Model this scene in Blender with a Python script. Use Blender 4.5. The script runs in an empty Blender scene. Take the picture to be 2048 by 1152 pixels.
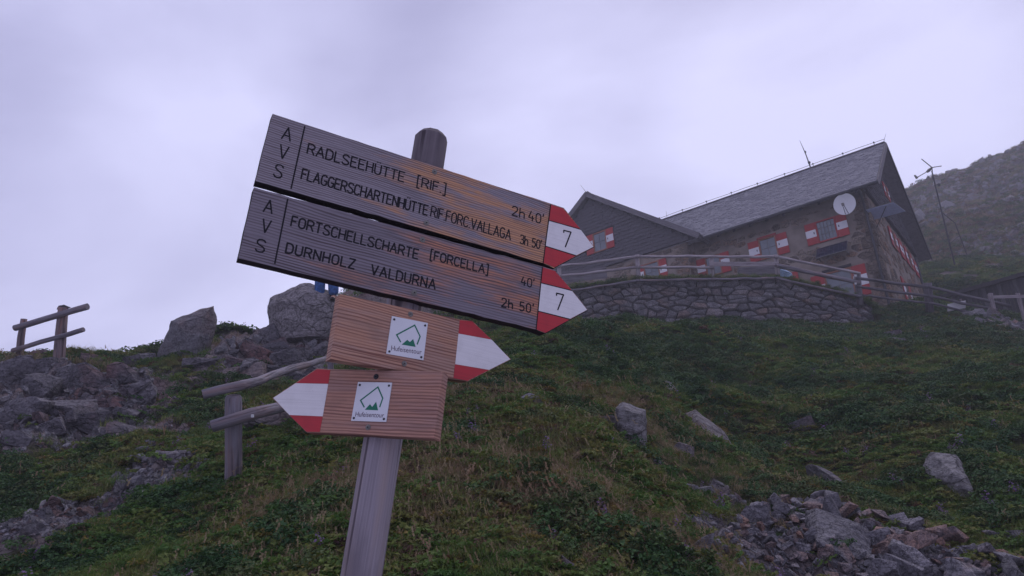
import bpy, bmesh, math, random
import numpy as np
from mathutils import Vector, Matrix

# ------------------------------------------------------------------ camera, world, sun, exposure
S = bpy.context.scene
R = math.radians
TH, RO, FOC = R(20.886), R(3.145), 1450.0
fw = np.array([0, math.cos(TH), math.sin(TH)])
_u0 = np.array([0, -math.sin(TH), math.cos(TH)]); _r0 = np.array([1.0, 0, 0])
rt = _r0 * math.cos(RO) - _u0 * math.sin(RO)
up = _u0 * math.cos(RO) + _r0 * math.sin(RO)
CAM = np.array([0, 0, 1.6])
cam_d = bpy.data.cameras.new('camera'); cam = bpy.data.objects.new('camera', cam_d)
S.collection.objects.link(cam)
cam_d.sensor_width = 36; cam_d.lens = 36 * FOC / 2048; cam_d.clip_start = 0.05; cam_d.clip_end = 3000
m = Matrix.Identity(4)
for i in range(3):
    m[i][0] = rt[i]; m[i][1] = up[i]; m[i][2] = -fw[i]; m[i][3] = CAM[i]
cam.matrix_world = m
S.camera = cam
S.view_settings.view_transform = 'Standard'; S.view_settings.look = 'None'
S.view_settings.exposure = 0.18; S.view_settings.gamma = 1.0; S.view_settings.use_curve_mapping = False

SUN_EL, SUN_AZ = R(58), R(35)      # azimuth from +Y towards +X
world = bpy.data.worlds.new('World'); S.world = world; world.use_nodes = True
wn = world.node_tree; wn.nodes.clear()
def wnode(t, **k):
    n = wn.nodes.new(t)
    for a, b in k.items(): setattr(n, a, b)
    return n
sky = wnode('ShaderNodeTexSky', sky_type='NISHITA', sun_disc=False, sun_elevation=SUN_EL, sun_rotation=SUN_AZ,
            air_density=1.5, dust_density=3.0, ozone_density=3.0)
tc = wnode('ShaderNodeTexCoord')
mp = wnode('ShaderNodeMapping'); mp.inputs['Scale'].default_value = (1.6, 1.6, 3.0)
nz = wnode('ShaderNodeTexNoise'); nz.inputs['Scale'].default_value = 1.15; nz.inputs['Detail'].default_value = 7
nz.inputs['Roughness'].default_value = 0.5; nz.inputs['Distortion'].default_value = 0.4
cr = wnode('ShaderNodeValToRGB')
cr.color_ramp.elements[0].position = 0.36; cr.color_ramp.elements[0].color = (3.3, 3.25, 5.5, 1)
cr.color_ramp.elements[1].position = 0.82; cr.color_ramp.elements[1].color = (7.6, 7.6, 10.8, 1)
mx = wnode('ShaderNodeMix', data_type='RGBA'); mx.inputs[0].default_value = 0.93
bg = wnode('ShaderNodeBackground'); bg.inputs[1].default_value = 0.1
wo = wnode('ShaderNodeOutputWorld')
L = wn.links.new
L(tc.outputs['Generated'], mp.inputs[0]); L(mp.outputs[0], nz.inputs['Vector'])
# broad bright parts of the cloud deck, each about a direction in the sky
def glow(px, py, width, amt, prev):
    d = rt * (px - 1024) / FOC - up * (py - 576) / FOC + fw; d = d / np.linalg.norm(d)
    dp = wnode('ShaderNodeVectorMath', operation='DOT_PRODUCT'); dp.inputs[1].default_value = tuple(d)
    L(tc.outputs['Generated'], dp.inputs[0])
    mr = wnode('ShaderNodeMapRange', interpolation_type='SMOOTHERSTEP')
    mr.inputs['From Min'].default_value = math.cos(R(width)); mr.inputs['From Max'].default_value = 1.0
    mr.inputs['To Min'].default_value = 0.0; mr.inputs['To Max'].default_value = amt
    L(dp.outputs['Value'], mr.inputs['Value'])
    ad = wnode('ShaderNodeMath', operation='ADD'); L(prev, ad.inputs[0]); L(mr.outputs[0], ad.inputs[1])
    return ad.outputs[0]
g = nz.outputs['Fac']
g = glow(1180, 380, 20, 0.17, g); g = glow(1720, 220, 17, 0.22, g); g = glow(480, 500, 18, 0.14, g)
g = glow(500, 170, 15, 0.10, g); g = glow(1150, 100, 14, 0.05, g)
L(g, cr.inputs[0])
L(sky.outputs[0], mx.inputs[6]); L(cr.outputs[0], mx.inputs[7]); L(mx.outputs[2], bg.inputs[0]); L(bg.outputs[0], wo.inputs[0])

sl = bpy.data.lights.new('sun', 'SUN'); sl.energy = 1.1; sl.angle = R(40); sl.color = (1.0, 0.95, 0.93)
so = bpy.data.objects.new('sun', sl); S.collection.objects.link(so)
sd = Vector((math.sin(SUN_AZ) * math.cos(SUN_EL), math.cos(SUN_AZ) * math.cos(SUN_EL), math.sin(SUN_EL)))
so.rotation_euler = sd.to_track_quat('Z', 'Y').to_euler()
S.cycles.volume_bounces = 2; S.cycles.max_bounces = 6; S.cycles.diffuse_bounces = 3
S.cycles.use_denoising = True

rng = np.random.default_rng(7)

# ------------------------------------------------------------------ small maths
def ray(x, y): return rt * (x - 1024) / FOC - up * (y - 576) / FOC + fw
def at(x, y, D): return CAM + ray(x, y) * D
def hitp(x, y, P, n):
    r = ray(x, y); return CAM + r * (np.dot(P - CAM, n) / np.dot(r, n))
def nrm(a):
    a = np.asarray(a, float); return a / np.linalg.norm(a)
def _h(ix, iy, iz, seed):
    n = (ix.astype(np.int64) * 374761393 + iy.astype(np.int64) * 668265263 + iz.astype(np.int64) * 2147483647 + seed * 974634777) & 0xffffffff
    n = ((n ^ (n >> 13)) * 1274126177) & 0xffffffff
    return ((n ^ (n >> 16)) & 0xffffff) / float(0xffffff)
def noise(p, seed=0):
    p = np.asarray(p, float)
    if p.shape[-1] == 2: p = np.concatenate([p, np.zeros(p.shape[:-1] + (1,))], -1)
    i = np.floor(p).astype(np.int64); f = p - i; w = f * f * (3 - 2 * f); r = 0
    for dx in (0, 1):
        for dy in (0, 1):
            for dz in (0, 1):
                k = (w[..., 0] if dx else 1 - w[..., 0]) * (w[..., 1] if dy else 1 - w[..., 1]) * (w[..., 2] if dz else 1 - w[..., 2])
                r = r + k * _h(i[..., 0] + dx, i[..., 1] + dy, i[..., 2] + dz, seed)
    return r * 2 - 1
def fbm(p, octv=4, seed=0, gain=0.5, ridge=False):
    p = np.asarray(p, float); a = 1.0; r = 0; t = 0
    for o in range(octv):
        n = noise(p * (2.03 ** o) + o * 17.3, seed + o)
        if ridge: n = 1 - 2 * np.abs(n)
        r = r + a * n; t += a; a *= gain
    return r / t

# ------------------------------------------------------------------ objects
COL = S.collection
def tag(o, label=None, cat=None, group=None, kind=None):
    if label: o['label'] = label
    if cat: o['category'] = cat
    if group: o['group'] = group
    if kind: o['kind'] = kind
    return o
def empty(name, loc=(0, 0, 0), label=None, cat=None, group=None, mat=None):
    o = bpy.data.objects.new(name, None); COL.objects.link(o)
    o.empty_display_size = 0.2
    if mat is not None: o.matrix_world = mat
    else: o.location = tuple(loc)
    return tag(o, label, cat, group)
def frame(o, x, y, z):
    M = Matrix.Identity(4)
    for i in range(3):
        M[i][0] = x[i]; M[i][1] = y[i]; M[i][2] = z[i]; M[i][3] = o[i]
    return M
class MB:
    """collects polygons in world (or local) coordinates; build() links them as one mesh"""
    def __init__(s): s.v = []; s.f = []; s.n = 0; s.g = []; s.mi = []
    def add(s, v, f, g=None, mi=0):
        v = np.asarray(v, float); s.v.append(v); s.g.append(np.asarray(g, float) if g is not None else v)
        s.f += [tuple(int(i) + s.n for i in q) for q in f]; s.mi += [mi] * len(f); s.n += len(v); return s
    def box(s, c, ax, ay, az, mi=0, g=None, taper=1.0):
        """c centre, ax/ay/az half-extent vectors"""
        c = np.asarray(c, float); ax, ay, az = map(lambda q: np.asarray(q, float), (ax, ay, az))
        v = []
        for k in (-1, 1):
            t = taper if k > 0 else 1
            for a, b in ((-1, -1), (1, -1), (1, 1), (-1, 1)): v.append(c + ax * a * t + ay * b * t + az * k)
        fl = [(0, 3, 2, 1), (4, 5, 6, 7), (0, 1, 5, 4), (1, 2, 6, 5), (2, 3, 7, 6), (3, 0, 4, 7)]
        if np.dot(np.cross(ax, ay), az) < 0: fl = [q[::-1] for q in fl]
        l = [np.linalg.norm(q) for q in (ax, ay, az)]; o = rng.uniform(-3, 3, 3)
        gg = np.array([[a * l[0], b * l[1], k * l[2]] for k in (-1, 1) for a, b in ((-1, -1), (1, -1), (1, 1), (-1, 1))])
        i = int(np.argmax(l)); gg = np.roll(gg, -i, axis=1) + o
        return s.add(v, fl, gg, mi)
    def tube(s, pts, rad, sides=8, cap=True, wob=0.0, flat=1.0, upv=None, mi=0):
        pts = np.asarray(pts, float); n = len(pts); rad = np.broadcast_to(np.asarray(rad, float), (n,))
        V = []; G = []; u = None; L0 = 0; ph = rng.uniform(0, 9)
        for i in range(n):
            t = nrm(pts[min(i + 1, n - 1)] - pts[max(i - 1, 0)])
            if u is None:
                ref = np.asarray(upv, float) if upv is not None else (np.array([0, 0, 1.0]) if abs(t[2]) < .9 else np.array([1.0, 0, 0]))
                u = ref
            u = nrm(u - t * np.dot(u, t)); w = np.cross(t, u)
            if i: L0 += np.linalg.norm(pts[i] - pts[i - 1])
            for k in range(sides):
                a = 2 * math.pi * k / sides
                r = rad[i] * (1 + wob * math.sin(2 * a + ph + L0 * 2) + wob * rng.uniform(-.5, .5))
                V.append(pts[i] + u * math.sin(a) * r * flat + w * math.cos(a) * r)
                G.append((L0 + ph, r * math.cos(a) * 1.0 + ph, r * math.sin(a)))
        F = []
        for i in range(n - 1):
            for k in range(sides):
                k2 = (k + 1) % sides
                F.append((i * sides + k, i * sides + k2, (i + 1) * sides + k2, (i + 1) * sides + k)[::-1])
        if cap: F += [tuple(range(sides)), tuple(range((n - 1) * sides, n * sides))[::-1]]
        return s.add(V, F, G, mi)
    def prism(s, poly, nvec, thick, bevel=0.0, mi=0, side_mi=None):
        """poly (n,3) front outline, extruded by -nvec*thick; bevel shrinks the front"""
        poly = np.asarray(poly, float); n = len(poly); nv = np.asarray(nvec, float); c = poly.mean(0)
        if np.dot(np.cross(poly[1] - poly[0], poly[2] - poly[1]), nv) < 0: poly = poly[::-1]
        back = poly - nv * thick
        sm = mi if side_mi is None else side_mi
        if bevel > 0:
            d = c - poly; dl = np.linalg.norm(d, axis=1, keepdims=True)
            fr = poly + d / dl * np.minimum(bevel * 1.3, dl * .4)
            mid = poly - nv * bevel * .8
            V = np.concatenate([fr, mid, back]); F = [tuple(range(n))]
            s.add(V, F + [(i, (i + 1) % n, n + (i + 1) % n, n + i)[::-1] for i in range(n)] +
                  [(n + i, n + (i + 1) % n, 2 * n + (i + 1) % n, 2 * n + i)[::-1] for i in range(n)], None, mi)
        else:
            V = np.concatenate([poly, back])
            s.add(V, [tuple(range(n))], None, mi)
            s.f += [tuple(q + s.n - 2 * n for q in (i, (i + 1) % n, n + (i + 1) % n, n + i)[::-1]) for i in range(n)]; s.mi += [sm] * n
            s.f.append(tuple(q + s.n - n for q in range(n))[::-1]); s.mi.append(sm)
        return s
    def mesh(s, name, origin=(0, 0, 0), mats=(), smooth=False, inv=None):
        v = np.concatenate(s.v) if s.v else np.zeros((0, 3)); gg = np.concatenate(s.g) if s.g else v
        v = v - np.asarray(origin, float)
        if inv is not None: v = v @ np.array(inv.to_3x3()).T + np.array(inv.translation)
        me = bpy.data.meshes.new(name); me.from_pydata(v.tolist(), [], s.f); 
        a = me.attributes.new('gc', 'FLOAT_VECTOR', 'POINT'); a.data.foreach_set('vector', gg.astype(np.float32).ravel())
        for q in mats: me.materials.append(q)
        if len(mats) > 1: me.polygons.foreach_set('material_index', s.mi)
        if smooth: me.polygons.foreach_set('use_smooth', [True] * len(me.polygons))
        me.update(); return me
    def build(s, name, mats, parent=None, origin=None, smooth=False):
        if not isinstance(mats, (list, tuple)): mats = [mats]
        if parent is not None:
            bpy.context.view_layer.update() if False else None
            W = world_of(parent)
            me = s.mesh(name, mats=mats, smooth=smooth, inv=W.inverted())
            o = bpy.data.objects.new(name, me); COL.objects.link(o); o.parent = parent
            return o
        if origin is None:
            v = np.concatenate(s.v); origin = (v.min(0) + v.max(0)) / 2; origin[2] = v[:, 2].min()
        me = s.mesh(name, origin=origin, mats=mats, smooth=smooth)
        o = bpy.data.objects.new(name, me); COL.objects.link(o); o.location = tuple(origin)
        return o
def world_of(o):
    M = o.matrix_basis.copy()
    while o.parent is not None: o = o.parent; M = o.matrix_basis @ M
    return M

# ------------------------------------------------------------------ materials
class NT:
    def __init__(s, name, rough=0.9, spec=0.2, metal=0.0):
        s.m = bpy.data.materials.new(name); s.m.use_nodes = True; s.t = s.m.node_tree; s.t.nodes.clear()
        s.b = s.n('ShaderNodeBsdfPrincipled'); s.o = s.n('ShaderNodeOutputMaterial'); s.l(s.b.outputs[0], s.o.inputs[0])
        s.b.inputs['Roughness'].default_value = rough; s.b.inputs['Specular IOR Level'].default_value = spec
        s.b.inputs['Metallic'].default_value = metal
    def n(s, t, ins=None, **k):
        n = s.t.nodes.new(t)
        for a, b in k.items(): setattr(n, a, b)
        for a, b in (ins or {}).items():
            if hasattr(b, 'links'): s.l(b, n.inputs[a])
            else: n.inputs[a].default_value = b
        return n
    def l(s, a, b): s.t.links.new(a, b)
    def attr(s, name): return s.n('ShaderNodeAttribute', attribute_name=name)
    def scale(s, v, sc): return s.n('ShaderNodeMapping', {'Vector': v, 'Scale': sc}).outputs[0]
    def noise(s, v, scale, detail=4, rough=0.5, dist=0.0): return s.n('ShaderNodeTexNoise', {'Vector': v, 'Scale': scale, 'Detail': detail, 'Roughness': rough, 'Distortion': dist}).outputs['Fac']
    def ramp(s, f, *st):
        r = s.n('ShaderNodeValToRGB'); s.l(f, r.inputs[0]); e = r.color_ramp.elements
        while len(e) < len(st): e.new(0.5)
        for q, (p, c) in zip(e, st):
            q.position = p; q.color = (c, c, c, 1) if not isinstance(c, tuple) else tuple(c) + (1,)
        return r.outputs[0]
    def mix(s, f, a, b, mode='MIX'):
        n = s.n('ShaderNodeMix', data_type='RGBA', blend_type=mode)
        for i, q in ((0, f), (6, a), (7, b)):
            if hasattr(q, 'links'): s.l(q, n.inputs[i])
            else: n.inputs[i].default_value = (tuple(q) + (1,)) if isinstance(q, tuple) else q
        return n.outputs[2]
    def math(s, op, a, b=0.0):
        n = s.n('ShaderNodeMath', operation=op)
        for i, q in ((0, a), (1, b)):
            if hasattr(q, 'links'): s.l(q, n.inputs[i])
            else: n.inputs[i].default_value = q
        return n.outputs[0]
    def color(s, c):
        if hasattr(c, 'links'): s.l(c, s.b.inputs['Base Color'])
        else: s.b.inputs['Base Color'].default_value = tuple(c) + (1,)
    def bump(s, h, strength, dist, prev=None):
        b = s.n('ShaderNodeBump', {'Height': h, 'Strength': strength, 'Distance': dist})
        if prev is not None: s.l(prev, b.inputs['Normal'])
        s.l(b.outputs[0], s.b.inputs['Normal']); return b.outputs[0]

def m_board(name, grey, warm, dark, warmth, linescale, seed, mapx=0.0):
    """sawn board: growth rings as long dark lines, greyed or still orange in streaks"""
    t = NT(name, rough=0.75, spec=0.25); gc = t.attr('gc').outputs['Vector']
    off = t.n('ShaderNodeVectorMath', {0: gc, 1: (seed, seed * .7, seed * .3)}, operation='ADD').outputs[0]
    w1 = t.noise(t.scale(off, (2.2, 9, 9)), 1.0, 3, .5)
    sep = t.n('ShaderNodeSeparateXYZ', {0: off})
    y = t.math('ADD', sep.outputs[1], t.math('MULTIPLY', w1, 0.028))
    y = t.math('ADD', y, t.math('MULTIPLY', t.noise(t.scale(off, (9, 40, 40)), 1.0, 2), 0.0035))
    spacing = t.n('ShaderNodeCombineXYZ', {0: 0.0, 1: t.math('MULTIPLY', y, linescale)})
    ln = t.noise(spacing.outputs[0], 1.0, 1.0, .5)
    sn = t.math('SINE', t.math('MULTIPLY', y, linescale * 5.2))
    lines = t.math('ADD', t.math('MULTIPLY', sn, 0.28), ln)
    lf = t.ramp(lines, (0.30, 0.0), (0.52, 0.25), (0.78, 1.0))
    streak = t.noise(t.scale(off, (3.4, 19, 19)), 1.0, 7, .66)
    fine = t.noise(t.scale(off, (14, 420, 420)), 1.0, 3, .6)
    if mapx: 
        gx = t.n('ShaderNodeSeparateXYZ', {0: gc}).outputs[0]
        streak = t.math('ADD', streak, t.math('MULTIPLY', t.math('SUBTRACT', gx, 0.40), mapx))
    wf = t.ramp(streak, (warmth - .07, 0.0), (warmth + .05, 1.0))
    base = t.mix(wf, grey, warm)
    base = t.mix(t.math('MULTIPLY', lf, t.math('ADD', .45, t.math('MULTIPLY', t.ramp(t.noise(t.scale(off, (4, 22, 22)), 1.0, 3), (.35, 0.0), (.65, 1.0)), .5))), base, dark)
    base = t.mix(t.math('MULTIPLY', t.ramp(fine, (.35, 1.0), (.62, 0.0)), .35), base, tuple(q * .45 for q in grey))
    ckb = t.noise(t.scale(off, (2.6, 130, 130)), 1.0, 2, .4, .2)
    base = t.mix(t.math('MULTIPLY', t.ramp(ckb, (.24, 1.0), (.29, 0.0)), .85), base, dark)
    blot = t.noise(t.scale(off, (6, 14, 14)), 1.0, 3, .6)
    base = t.mix(t.math('MULTIPLY', t.ramp(blot, (.56, 0.0), (.72, 1.0)), .5), base, tuple(q * .5 for q in grey))
    t.color(base)
    h = t.math('SUBTRACT', t.math('MULTIPLY', fine, .35), t.math('MULTIPLY', lf, .8))
    t.bump(h, .55, .0012)
    return t.m
def m_log(name, a, b, dark, warm=None):
    """round weathered pole with long checks"""
    t = NT(name, rough=.85, spec=.15); gc = t.attr('gc').outputs['Vector']
    st = t.noise(t.scale(gc, (1.6, 60, 60) if name != 'sign_post_wood' else (2.5, 190, 190)), 1.0, 5, .6)
    col = t.mix(t.ramp(st, (.35, 0.0), (.65, 1.0)), a, b)
    if warm: col = t.mix(t.ramp(t.noise(t.scale(gc, (1.2, 12, 12)), 1.0, 4, .6), (.48, 0.0), (.64, .8)), col, warm)
    ck = t.noise(t.scale(gc, (1.1, 34, 34)), 1.0, 3, .45, .6)
    c = t.ramp(ck, (.36, 1.0), (.42, 0.0))
    col = t.mix(t.math('MULTIPLY', c, .8), col, dark)
    gr = t.noise(t.scale(gc, (3, 8, 8)), 1.0, 4, .6)
    col = t.mix(t.ramp(gr, (.5, 0.0), (.7, .45)), col, dark)
    t.color(col); t.bump(t.math('SUBTRACT', t.math('MULTIPLY', st, .6), c), .8, .006)
    return t.m
def m_rock(name, a, b, rust, rustamt=.5, lich=.35, scale=1.0, obj=True):
    t = NT(name, rough=.92, spec=.12)
    gp = t.n('ShaderNodeNewGeometry').outputs['Position']
    oi = t.n('ShaderNodeObjectInfo')
    p = t.n('ShaderNodeVectorMath', {0: gp, 1: t.n('ShaderNodeCombineXYZ', {0: t.math('MULTIPLY', oi.outputs['Random'], 40.0)}).outputs[0]}, operation='ADD').outputs[0]
    n1 = t.noise(p, 2.2 * scale, 6, .62)
    col = t.mix(t.ramp(n1, (.34, 0.0), (.66, 1.0)), a, b)
    col = t.mix(t.math('MULTIPLY', oi.outputs['Random'], .6), col, tuple(q * .45 for q in a))
    col = t.mix(t.ramp(t.math('FRACT', t.math('MULTIPLY', oi.outputs['Random'], 7.3)), (.62, 0.0), (1.0, .32)), col, tuple(min(q * 1.45, .55) for q in b))
    rv = t.math('ADD', t.noise(p, 1.1 * scale, 4, .6), t.math('MULTIPLY', t.math('SUBTRACT', t.math('FRACT', t.math('MULTIPLY', oi.outputs['Random'], 13.7)), .5), .35))
    col = t.mix(t.ramp(rv, (.62 - rustamt * .12, 0.0), (.82 - rustamt * .12, .8)), col, rust)
    n2 = t.noise(p, 26 * scale, 5, .7)
    col = t.mix(t.ramp(n2, (.40, .65), (.56, 0.0)), col, tuple(q * .38 for q in a))
    li = t.noise(p, 6.5 * scale, 5, .7)
    col = t.mix(t.ramp(li, (.60, 0.0), (.68, lich)), col, (.34, .35, .31))
    t.color(col)
    ds = t.n('ShaderNodeTexNoise', {'Vector': p, 'Scale': 3.0 * scale, 'Detail': 4})
    pv_ = t.n('ShaderNodeVectorMath', {0: t.scale(p, (1, 1, 1.8)), 1: ds.outputs['Color']}, operation='ADD').outputs[0]
    ve = t.n('ShaderNodeTexVoronoi', {'Vector': pv_, 'Scale': 2.6 * scale}, feature='DISTANCE_TO_EDGE').outputs['Distance']
    ck = t.ramp(ve, (.0, 1.0), (.035, 0.0))
    col = t.mix(t.math('MULTIPLY', ck, .45), col, tuple(q * .25 for q in a))
    t.color(col)
    w = t.n('ShaderNodeTexNoise', {'Vector': t.scale(p, (1, 1, 2.4)), 'Scale': 5.5 * scale, 'Detail': 9, 'Roughness': .68, 'Distortion': .6}).outputs['Fac']
    t.bump(t.math('SUBTRACT', w, t.math('MULTIPLY', ck, .25)), 1.0, .11 / scale)
    return t.m
def m_plain(name, c, rough=.7, spec=.3, metal=0., var=.12, vs=8., bump=0.0):
    t = NT(name, rough=rough, spec=spec, metal=metal)
    p = t.n('ShaderNodeNewGeometry').outputs['Position']
    t.color(t.mix(t.math('MULTIPLY', t.ramp(t.noise(p, vs, 5, .6), (.35, 0.0), (.7, 1.0)), 1.0), c, tuple(q * (1 - var * 2) for q in c)))
    if bump: t.bump(t.noise(p, vs * 4, 5, .6), .5, bump)
    return t.m
def m_leaf(name, cols, rough=.7, trans=.25):
    """foliage: colour per clump and in patches over the ground"""
    t = NT(name, rough=rough, spec=.15)
    oi = t.n('ShaderNodeObjectInfo'); p = t.n('ShaderNodeNewGeometry').outputs['Position']
    f = t.math('ADD', t.math('ADD', t.math('MULTIPLY', oi.outputs['Random'], .5), .06), t.math('SUBTRACT', t.math('MULTIPLY', t.noise(p, .7, 4, .6), 1.3), .38))
    st = [(i / (len(cols) - 1) * .75 + .1, c) for i, c in enumerate(cols)]
    col = t.ramp(f, *st)
    col = t.mix(t.ramp(t.noise(p, 45, 2, .5), (.4, .0), (.65, .5)), col, tuple(q * .55 for q in cols[0]))
    t.color(col)
    tr = t.n('ShaderNodeBsdfTranslucent', {'Color': col}); ms = t.n('ShaderNodeMixShader', {0: trans})
    t.l(t.b.outputs[0], ms.inputs[1]); t.l(tr.outputs[0], ms.inputs[2]); t.l(ms.outputs[0], t.o.inputs[0])
    return t.m

MAT = {}
MAT['board_old'] = m_board('weathered_board', (.265, .235, .255), (.52, .27, .14), (.07, .042, .036), .55, 200, 0.0, .35)
MAT['board_old2'] = m_board('weathered_board_dark', (.21, .185, .205), (.44, .20, .12), (.06, .038, .038), .585, 165, 4.1, .22)
MAT['board_new'] = m_board('larch_board', (.40, .25, .19), (.46, .25, .16), (.16, .065, .05), .5, 165, 9.3)
MAT['board_new2'] = m_board('larch_board_red', (.37, .22, .175), (.43, .23, .16), (.14, .058, .048), .5, 150, 13.7)
MAT['shaded_edge'] = m_plain('shaded_board_edge', (.035, .028, .03), .9, .1, vs=30)  # near-black: shade on the boards' underside is put into the edge colour
MAT['ink'] = m_plain('engraved_black', (.012, .011, .014), .7, .2, vs=60)
def m_paint(name, c, dirt):
    t = NT(name, rough=.5, spec=.35); gc = t.attr('gc').outputs['Vector']
    gr = t.noise(t.scale(gc, (5, 260, 260)), 1.0, 3, .6); so_ = t.noise(gc, 22, 6, .65)
    col = t.mix(t.math('MULTIPLY', t.ramp(gr, (.30, 1.0), (.55, 0.0)), .28), c, dirt)
    col = t.mix(t.math('MULTIPLY', t.ramp(so_, (.48, 0.0), (.75, 1.0)), .35), col, dirt)
    chip = t.math('MULTIPLY', t.ramp(t.noise(gc, 210, 3, .7), (.70, 0.0), (.73, 1.0)), t.ramp(t.noise(gc, 30, 2), (.5, 0.0), (.6, 1.0)))
    t.color(t.mix(chip, col, (.14, .09, .07))); t.bump(gr, .4, .0005); return t.m
MAT['red'] = m_paint('red_paint', (.42, .024, .032), (.20, .02, .025))
MAT['white'] = m_paint('white_paint', (.67, .65, .63), (.44, .42, .40))
MAT['post'] = m_log('sign_post_wood', (.30, .265, .285), (.20, .175, .19), (.075, .06, .068), (.31, .25, .235))
MAT['post_top'] = m_log('sign_post_grey', (.20, .17, .18), (.13, .11, .12), (.05, .04, .045))
MAT['log'] = m_log('fence_log', (.235, .215, .24), (.14, .128, .145), (.06, .048, .055), (.24, .17, .16))
MAT['log_red'] = m_log('fence_post_red', (.24, .19, .19), (.17, .125, .125), (.06, .045, .05), (.27, .13, .10))
MAT['logend'] = m_plain('log_end_grain', (.13, .105, .115), .9, .1, vs=25, var=.25, bump=.004)
MAT['pale_log'] = m_log('terrace_rail_wood', (.40, .35, .36), (.28, .24, .25), (.12, .10, .11))
MAT['dark_log'] = m_log('dark_rail_wood', (.14, .125, .14), (.10, .09, .10), (.04, .035, .04))
MAT['plate'] = m_plain('printed_plate', (.60, .61, .62), .35, .5, 0.0, var=.03, vs=20)
MAT['green'] = m_plain('green_print', (.012, .15, .085), .5, .3, var=.03)
MAT['textink'] = m_plain('plum_print', (.06, .022, .05), .5, .3, var=.03)
MAT['steel'] = m_plain('zinc_steel', (.20, .19, .17), .45, .5, .7, var=.2, vs=80)
MAT['darksteel'] = m_plain('dark_steel', (.05, .05, .055), .5, .4, .5, var=.2, vs=40)
MAT['rock'] = m_rock('grey_rock', (.19, .18, .195), (.36, .345, .36), (.19, .105, .085), .5)
MAT['rubble'] = m_rock('rubble_rock', (.19, .18, .20), (.38, .355, .375), (.40, .22, .15), .65, .12, 1.8)
MAT['wedge'] = m_rock('dark_wedge_rock', (.15, .142, .16), (.28, .265, .28), (.20, .12, .095), .3, .1, 1.4)
MAT['bigrock'] = m_rock('pale_boulder_rock', (.25, .225, .23), (.42, .385, .385), (.25, .135, .11), .5, .3, .6)
MAT['crag'] = m_rock('crag_rock', (.135, .125, .14), (.255, .235, .25), (.20, .09, .08), .75, .25, .8)
MAT['wallstone'] = m_rock('dry_wall_stone', (.15, .142, .155), (.34, .32, .32), (.28, .195, .16), .6, .25, .9)
MAT['walldark'] = m_plain('wall_joint_earth', (.035, .033, .035), 1., 0., vs=5)
MAT['turf'] = m_plain('turf_earth', (.05, .055, .028), 1., 0., vs=2)
MAT['housestone'] = m_rock('house_stone', (.15, .118, .10), (.40, .32, .25), (.34, .20, .13), .8, .2, .7)
MAT['mortar'] = m_plain('lime_mortar', (.27, .225, .19), .95, .1, var=.2, vs=1.5, bump=.02)
MAT['shingle'] = m_log('grey_roof_shingle', (.38, .375, .41), (.20, .195, .22), (.07, .068, .078))
MAT['cladding'] = m_log('dark_wall_shingle', (.115, .105, .115), (.075, .07, .08), (.03, .028, .032))
MAT['darkwood'] = m_log('dark_beam', (.06, .054, .06), (.04, .036, .04), (.02, .018, .02))
MAT['fascia'] = m_log('verge_board_wood', (.17, .155, .165), (.12, .11, .12), (.05, .045, .05))
MAT['hred'] = m_plain('shutter_red', (.36, .035, .035), .6, .25, vs=2, var=.12)
MAT['hwhite'] = m_plain('shutter_white', (.66, .65, .66), .6, .25, vs=2, var=.06)
MAT['orange'] = m_plain('window_frame_brown', (.30, .12, .07), .7, .2, vs=3)
MAT['glass'] = m_plain('window_glass', (.16, .18, .20), .25, .6, var=.2, vs=1.2)
MAT['pv'] = m_plain('solar_cells', (.018, .022, .05), .2, .6, var=.1)
MAT['pvback'] = m_plain('panel_backsheet', (.42, .46, .66), .45, .4, var=.1)
MAT['dish'] = m_plain('dish_white', (.62, .62, .62), .5, .3, var=.04)
MAT['blue'] = m_plain('blue_cloth', (.05, .13, .33), .9, .1, vs=14, var=.3, bump=.01)
MAT['towel'] = m_plain('blue_white_towel', (.42, .58, .78), .9, .1, vs=6, var=.3, bump=.01)
MAT['pink'] = m_plain('pink_cloth', (.62, .17, .24), .9, .1, vs=10, bump=.01)
MAT['skin'] = m_plain('skin', (.50, .30, .22), .6, .3, var=.05)
MAT['hair'] = m_plain('brown_hair', (.04, .025, .018), .8, .2)
MAT['boot'] = m_plain('boot_leather', (.03, .025, .022), .8, .2)

def m_ground():
    t = NT('alpine_soil', rough=1., spec=.05)
    p = t.n('ShaderNodeNewGeometry').outputs['Position']; rk = t.attr('rocky').outputs['Fac']
    a = t.mix(t.ramp(t.noise(p, 3.0, 6, .65), (.35, 0.0), (.65, 1.0)), (.030, .042, .018), (.065, .062, .028))
    a = t.mix(t.ramp(t.noise(p, .7, 4, .6), (.45, 0.0), (.65, .7)), a, (.035, .04, .022))
    b = t.mix(t.ramp(t.noise(p, 2.6, 7, .7), (.34, 0.0), (.68, 1.0)), (.115, .097, .097), (.27, .23, .22))
    b = t.mix(t.ramp(t.noise(p, 1.0, 4, .6), (.52, 0.0), (.68, .7)), b, (.17, .085, .075))
    v = t.n('ShaderNodeTexVoronoi', {'Vector': p, 'Scale': 13.0}, feature='DISTANCE_TO_EDGE').outputs['Distance']
    b = t.mix(t.ramp(v, (.0, .7), (.08, 0.0)), b, (.04, .036, .04))
    f = t.ramp(t.math('ADD', rk, t.math('MULTIPLY', t.math('SUBTRACT', t.noise(p, 5, 6, .7), .5), .9)), (.42, 0.0), (.58, 1.0))
    t.color(t.mix(f, a, b))
    h = t.noise(p, 7, 9, .72, .4)
    n = t.bump(h, .9, .09); 
    t.bump(t.math('MULTIPLY', t.ramp(v, (.0, 0.0), (.12, 1.0)), f), .7, .03, n)
    return t.m
MAT['ground'] = m_ground()
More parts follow.
